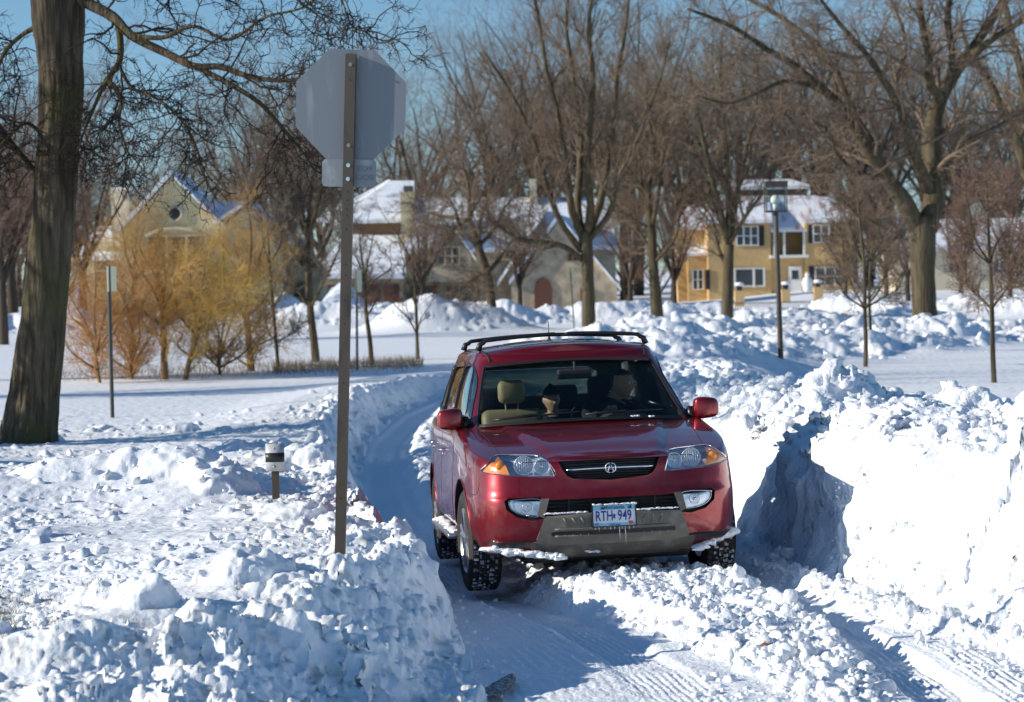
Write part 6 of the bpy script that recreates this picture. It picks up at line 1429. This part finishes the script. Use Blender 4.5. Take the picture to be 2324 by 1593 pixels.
mid_tree('bare forked tree just left of the lamp post before the yellow house', 104, (1650, 744), [(1651, 765), (1650, 720), (1652, 620), (1654, 555)], [16, 14, 12, 11], [(3, 1600, 380, 8), (3, 1560, 150, 8), (3, 1640, 60, 8), (3, 1720, 120, 8), (3, 1700, 300, 6), (3, 1760, 380, 6), (2, 1580, 450, 5)], 52)
mid_tree('dark gnarled tree by the snow pile with a drooping tangled crown', 108, (1117, 748), [(1119, 765), (1116, 700), (1105, 620), (1085, 560), (1065, 500)], [13, 11, 10, 9, 7], [(3, 1010, 440, 6), (3, 1120, 380, 6), (4, 1040, 350, 6), (4, 960, 480, 5), (2, 1180, 520, 6), (3, 1170, 440, 5), (4, 1000, 560, 4), (2, 1060, 640, 4), (4, 1100, 420, 5)], 53, up=-.03)
mid_tree('grey trunked tree right of the yellow bushes by the parked silver car', 68, (716, 822), [(718, 838), (714, 790), (704, 700), (700, 620), (698, 540)], [11, 9, 8, 8, 6], [(3, 600, 300, 6), (4, 660, 240, 6), (4, 720, 200, 6), (3, 780, 330, 6), (4, 640, 350, 5), (2, 620, 480, 4), (2, 780, 500, 4), (4, 740, 300, 5), (3, 560, 420, 5)], 54, tw='twig_grey', up=.10, n=(20, 1.3, 8, .6, 6, .28), tw_r=(.012, .008, .005))
sap = dict(n=(18, .62, 6, .34, 5, .16), up=.05, tw_r=(.008, .006, .0042), name='sapling')
mid_tree('young bare tree standing alone at the right edge before the tall bank', 46.5, (2254, 872), [(2256, 890), (2252, 800), (2250, 700), (2246, 600), (2240, 480), (2236, 390)], [7, 6, 5.5, 4.5, 3, 1.5], [(2, 2180, 560, 3), (3, 2190, 440, 3), (3, 2300, 470, 3), (2, 2320, 580, 3), (4, 2200, 390, 2), (4, 2285, 400, 2), (2, 2150, 610, 2.5), (3, 2160, 500, 2.5), (2, 2290, 620, 2.5), (3, 2330, 530, 2.5)], 55, tw='twig_red', **sap)
mid_tree('young round crowned bare tree right of the lamp post', 56.5, (1962, 832), [(1963, 845), (1964, 780), (1962, 700), (1960, 600), (1950, 500), (1945, 440)], [5.5, 5, 4.5, 4, 2.5, 1], [(2, 1890, 560, 3), (3, 1900, 460, 3), (3, 2010, 470, 3), (2, 2030, 580, 3), (4, 1910, 420, 2), (4, 1985, 420, 2), (2, 1880, 620, 2.5), (2, 2040, 640, 2.5), (3, 1880, 500, 2.5), (3, 2040, 520, 2.5)], 56, tw='twig', **sap)
mid_tree('second thin young tree close behind the round crowned one', 65, (1974, 806), [(1975, 815), (1975, 760), (1972, 680), (1975, 590), (1985, 520)], [4.5, 4, 3.5, 3, 1], [(2, 2030, 560, 2), (3, 1940, 500, 2), (3, 2020, 490, 2), (2, 1930, 600, 2)], 57, tw='twig', **sap)
mid_tree('slender dark sapling by the lane left of the car roof', 69, (947, 812), [(948, 822), (946, 760), (944, 700), (940, 640), (935, 560)], [5, 4, 3.5, 2.5, 1], [(1, 900, 660, 2), (2, 975, 600, 2), (2, 915, 590, 2), (3, 960, 540, 1.5), (3, 900, 520, 1.5), (1, 985, 660, 1.6)], 58, tw='twig_dark', **{**sap, 'n': (10, .5, 4, .3, 3, .14)})
mid_tree('slender sapling between the stop sign post and the snow pile', 64.5, (843, 826), [(843, 836), (840, 780), (832, 720), (828, 680)], [6, 5.5, 5, 4], [(3, 790, 560, 3), (3, 850, 520, 3), (3, 880, 580, 3), (2, 800, 620, 2.5), (3, 820, 500, 3), (2, 880, 640, 2.5)], 59, tw='twig_red', **{**sap, 'n': (13, .55, 5, .3, 4, .14)})
mid_tree('thin grey sapling at the right end of the yellow bushes', 62.6, (632, 838), [(632, 846), (627, 780), (620, 700), (612, 600), (605, 480)], [4.5, 4, 3.5, 3, 1], [(1, 680, 740, 2.2), (2, 570, 580, 2), (3, 640, 460, 2), (2, 660, 600, 2), (3, 570, 450, 2), (1, 590, 700, 1.5)], 60, tw='twig_grey', **sap)
wl = dict(n=(14, .95, 6, .65, 5, .34), up=.04, name='willow', tw_r=(.006, .0042, .0032), br='willowbark')
mid_tree('broad golden twigged willow bush in the middle of the yellow clump', 57.5, (374, 860), [(374, 868), (372, 800), (370, 740), (368, 700)], [9, 8, 7, 6], [(3, 300, 560, 4), (3, 370, 520, 4), (3, 440, 560, 4), (2, 250, 620, 4), (2, 480, 620, 4), (3, 340, 600, 3), (3, 410, 600, 3), (2, 290, 690, 3), (2, 460, 690, 3), (3, 330, 510, 3)], 61, tw='willow', **wl)
mid_tree('olive yellow willow bush with several leaning stems', 57.0, (420, 856), [(420, 864), (432, 810), (446, 760), (450, 720)], [7, 6, 6, 5], [(3, 500, 620, 4), (3, 430, 590, 4), (2, 400, 650, 3), (3, 540, 660, 3), (2, 520, 700, 3), (3, 470, 570, 3), (1, 380, 740, 3), (2, 540, 600, 3)], 62, tw='willow2', **wl)
mid_tree('orange brown willow bush fanning out at the left of the clump', 56.2, (228, 868), [(228, 876), (222, 840), (218, 810)], [4, 4, 3], [(2, 160, 680, 3), (2, 190, 620, 3), (2, 240, 640, 3), (2, 280, 680, 3), (1, 130, 740, 2.5), (2, 150, 620, 3), (2, 300, 620, 3), (2, 215, 580, 3)], 63, tw='willow3', **wl)
mid_tree('small willow with a leaning side stem right of the golden bushes', 61.8, (571, 841), [(571, 850), (566, 790), (560, 720), (556, 660)], [9, 8, 7, 5], [(3, 500, 500, 4), (3, 560, 460, 4), (3, 610, 520, 4), (2, 640, 620, 3), (2, 500, 620, 3), (3, 530, 560, 3), (1, 640, 760, 3), (3, 590, 580, 3)], 64, tw='willow', **wl)
# tall weeping yellow shoots rising over the clump
mid_tree('tall golden willow with whippy shoots behind the yellow clump', 60.5, (300, 850), [(300, 858), (300, 800), (302, 720), (305, 640)], [6, 5, 5, 4], [(3, 260, 480, 3), (3, 320, 470, 3), (3, 380, 500, 3), (2, 220, 560, 3), (2, 420, 540, 3), (3, 290, 540, 3), (3, 350, 560, 3)], 65, tw='willow', **{**wl, 'n': (10, .9, 5, .6, 4, .3)})
mid_tree('low tan willow bush spreading over the snow at the right of the clump', 60, (500, 850), [(500, 858), (498, 835), (496, 815)], [4, 4, 3], [(2, 440, 690, 3), (2, 480, 650, 3), (2, 530, 660, 3), (2, 570, 700, 3), (1, 600, 750, 2.5), (2, 510, 720, 3), (1, 430, 760, 2.5)], 66, tw='willow3', **wl)
mid_tree('low orange willow bush between the leaning post and the golden bush', 58, (300, 862), [(300, 870), (298, 845), (296, 825)], [4, 4, 3], [(2, 240, 700, 3), (2, 280, 660, 3), (2, 330, 680, 3), (1, 350, 740, 2.5), (1, 220, 760, 2.5), (2, 300, 720, 3)], 67, tw='willow3', **wl)
def reeds():
    rng = np.random.default_rng(9); V = []; F = []
    for k in range(4200):
        px = rng.uniform(620, 960) if rng.random() < .7 else rng.uniform(120, 640); py = 835 - (px - 620) * .03 + rng.normal() * 6; p = atZ(px, py, .02); z = float(base_h(p[:1], p[1:2])[0]); h = rng.uniform(.06, .28); i = len(V); a = rng.uniform(0, 6.28)
        V += [(p[0] - .006, p[1], z - .05), (p[0] + .006, p[1], z - .05), (p[0] + .06 * math.cos(a), p[1], z + h)]; F.append((i, i + 1, i + 2))
    o = link('reeds', mesh_np('reeds', V, np.array(F), [M['reed']])); props(o, 'strip of brown dead grass along the pond shore', None, None, 'stuff')
M['reed'] = mat('dead_reed', (.27, .19, .12), .9); reeds()
def left_background():
    """trees outside and at the left edge: their trunks and long shadows reach into the picture"""
    a = make_tree('park_tree', *vase(71, 1.0, 'bark_dark', 'twig_red', 7, .7, 1.1, .22, .02, (11, 8, 6)))
    place(a, tuple(atY(8, 745, 96)), .4, 9.5, 'dark tree trunk at the far left behind the thick mossy tree', 'tree', None, True)
    for i, (x, y, H, l) in enumerate(((-13.5, 29.6, 11, 'tree beyond the left edge throwing streaks of shade past the thick trunk'), (-12, 25.5, 10, 'tree beyond the left edge throwing streaks of shade on the near drifts'), (-21, 47, 13, 'tree beyond the left edge shading the lawn behind the post'), (-19, 58, 12, 'tree beyond the left edge near the yellow bushes'))):
        place(a, (x, y, gz(x, y) - .1), i * 1.3, H, l, 'tree', 'park trees to the left of the view')
    for i, (px, py, Y, H, l) in enumerate(((30, 720, 120, 13, 'brown bushy tree behind the thick trunk on the left'), (190, 715, 138, 12, 'bare tree left of the ochre house chimney'), (90, 715, 132, 15, 'bare tree between the thick trunk and the ochre house'))):
        b = atY(px, py, Y); place(a, tuple(b), 2 + i, H, l, 'tree', None)
    for i, (px, py, Y, H, l) in enumerate(((960, 712, 128, 7.5, 'brushy small tree before the grey stone house, right of the chimney'), (1180, 712, 128, 7, 'brushy small tree in front of the entry gable'), (1430, 705, 138, 8.5, 'tangled drooping tree left of the yellow house'), (1530, 700, 140, 8, 'tangled drooping tree at the yellow house corner'), (1920, 690, 142, 6.5, 'dark small tree before the right window of the yellow house'), (2060, 690, 150, 8, 'small bare tree between the yellow house and the great tree'), (2180, 690, 120, 6.5, 'small bare tree right of the great tree trunk'), (2290, 690, 118, 7.0, 'small brown tree at the far right before the low house'), (2010, 686, 160, 9, 'bare tree left of the great tree before the low house'))):
        b = atY(px, py, Y); place(a, tuple(b), 3 + i * 1.1, H, l, 'tree', None)
left_background()
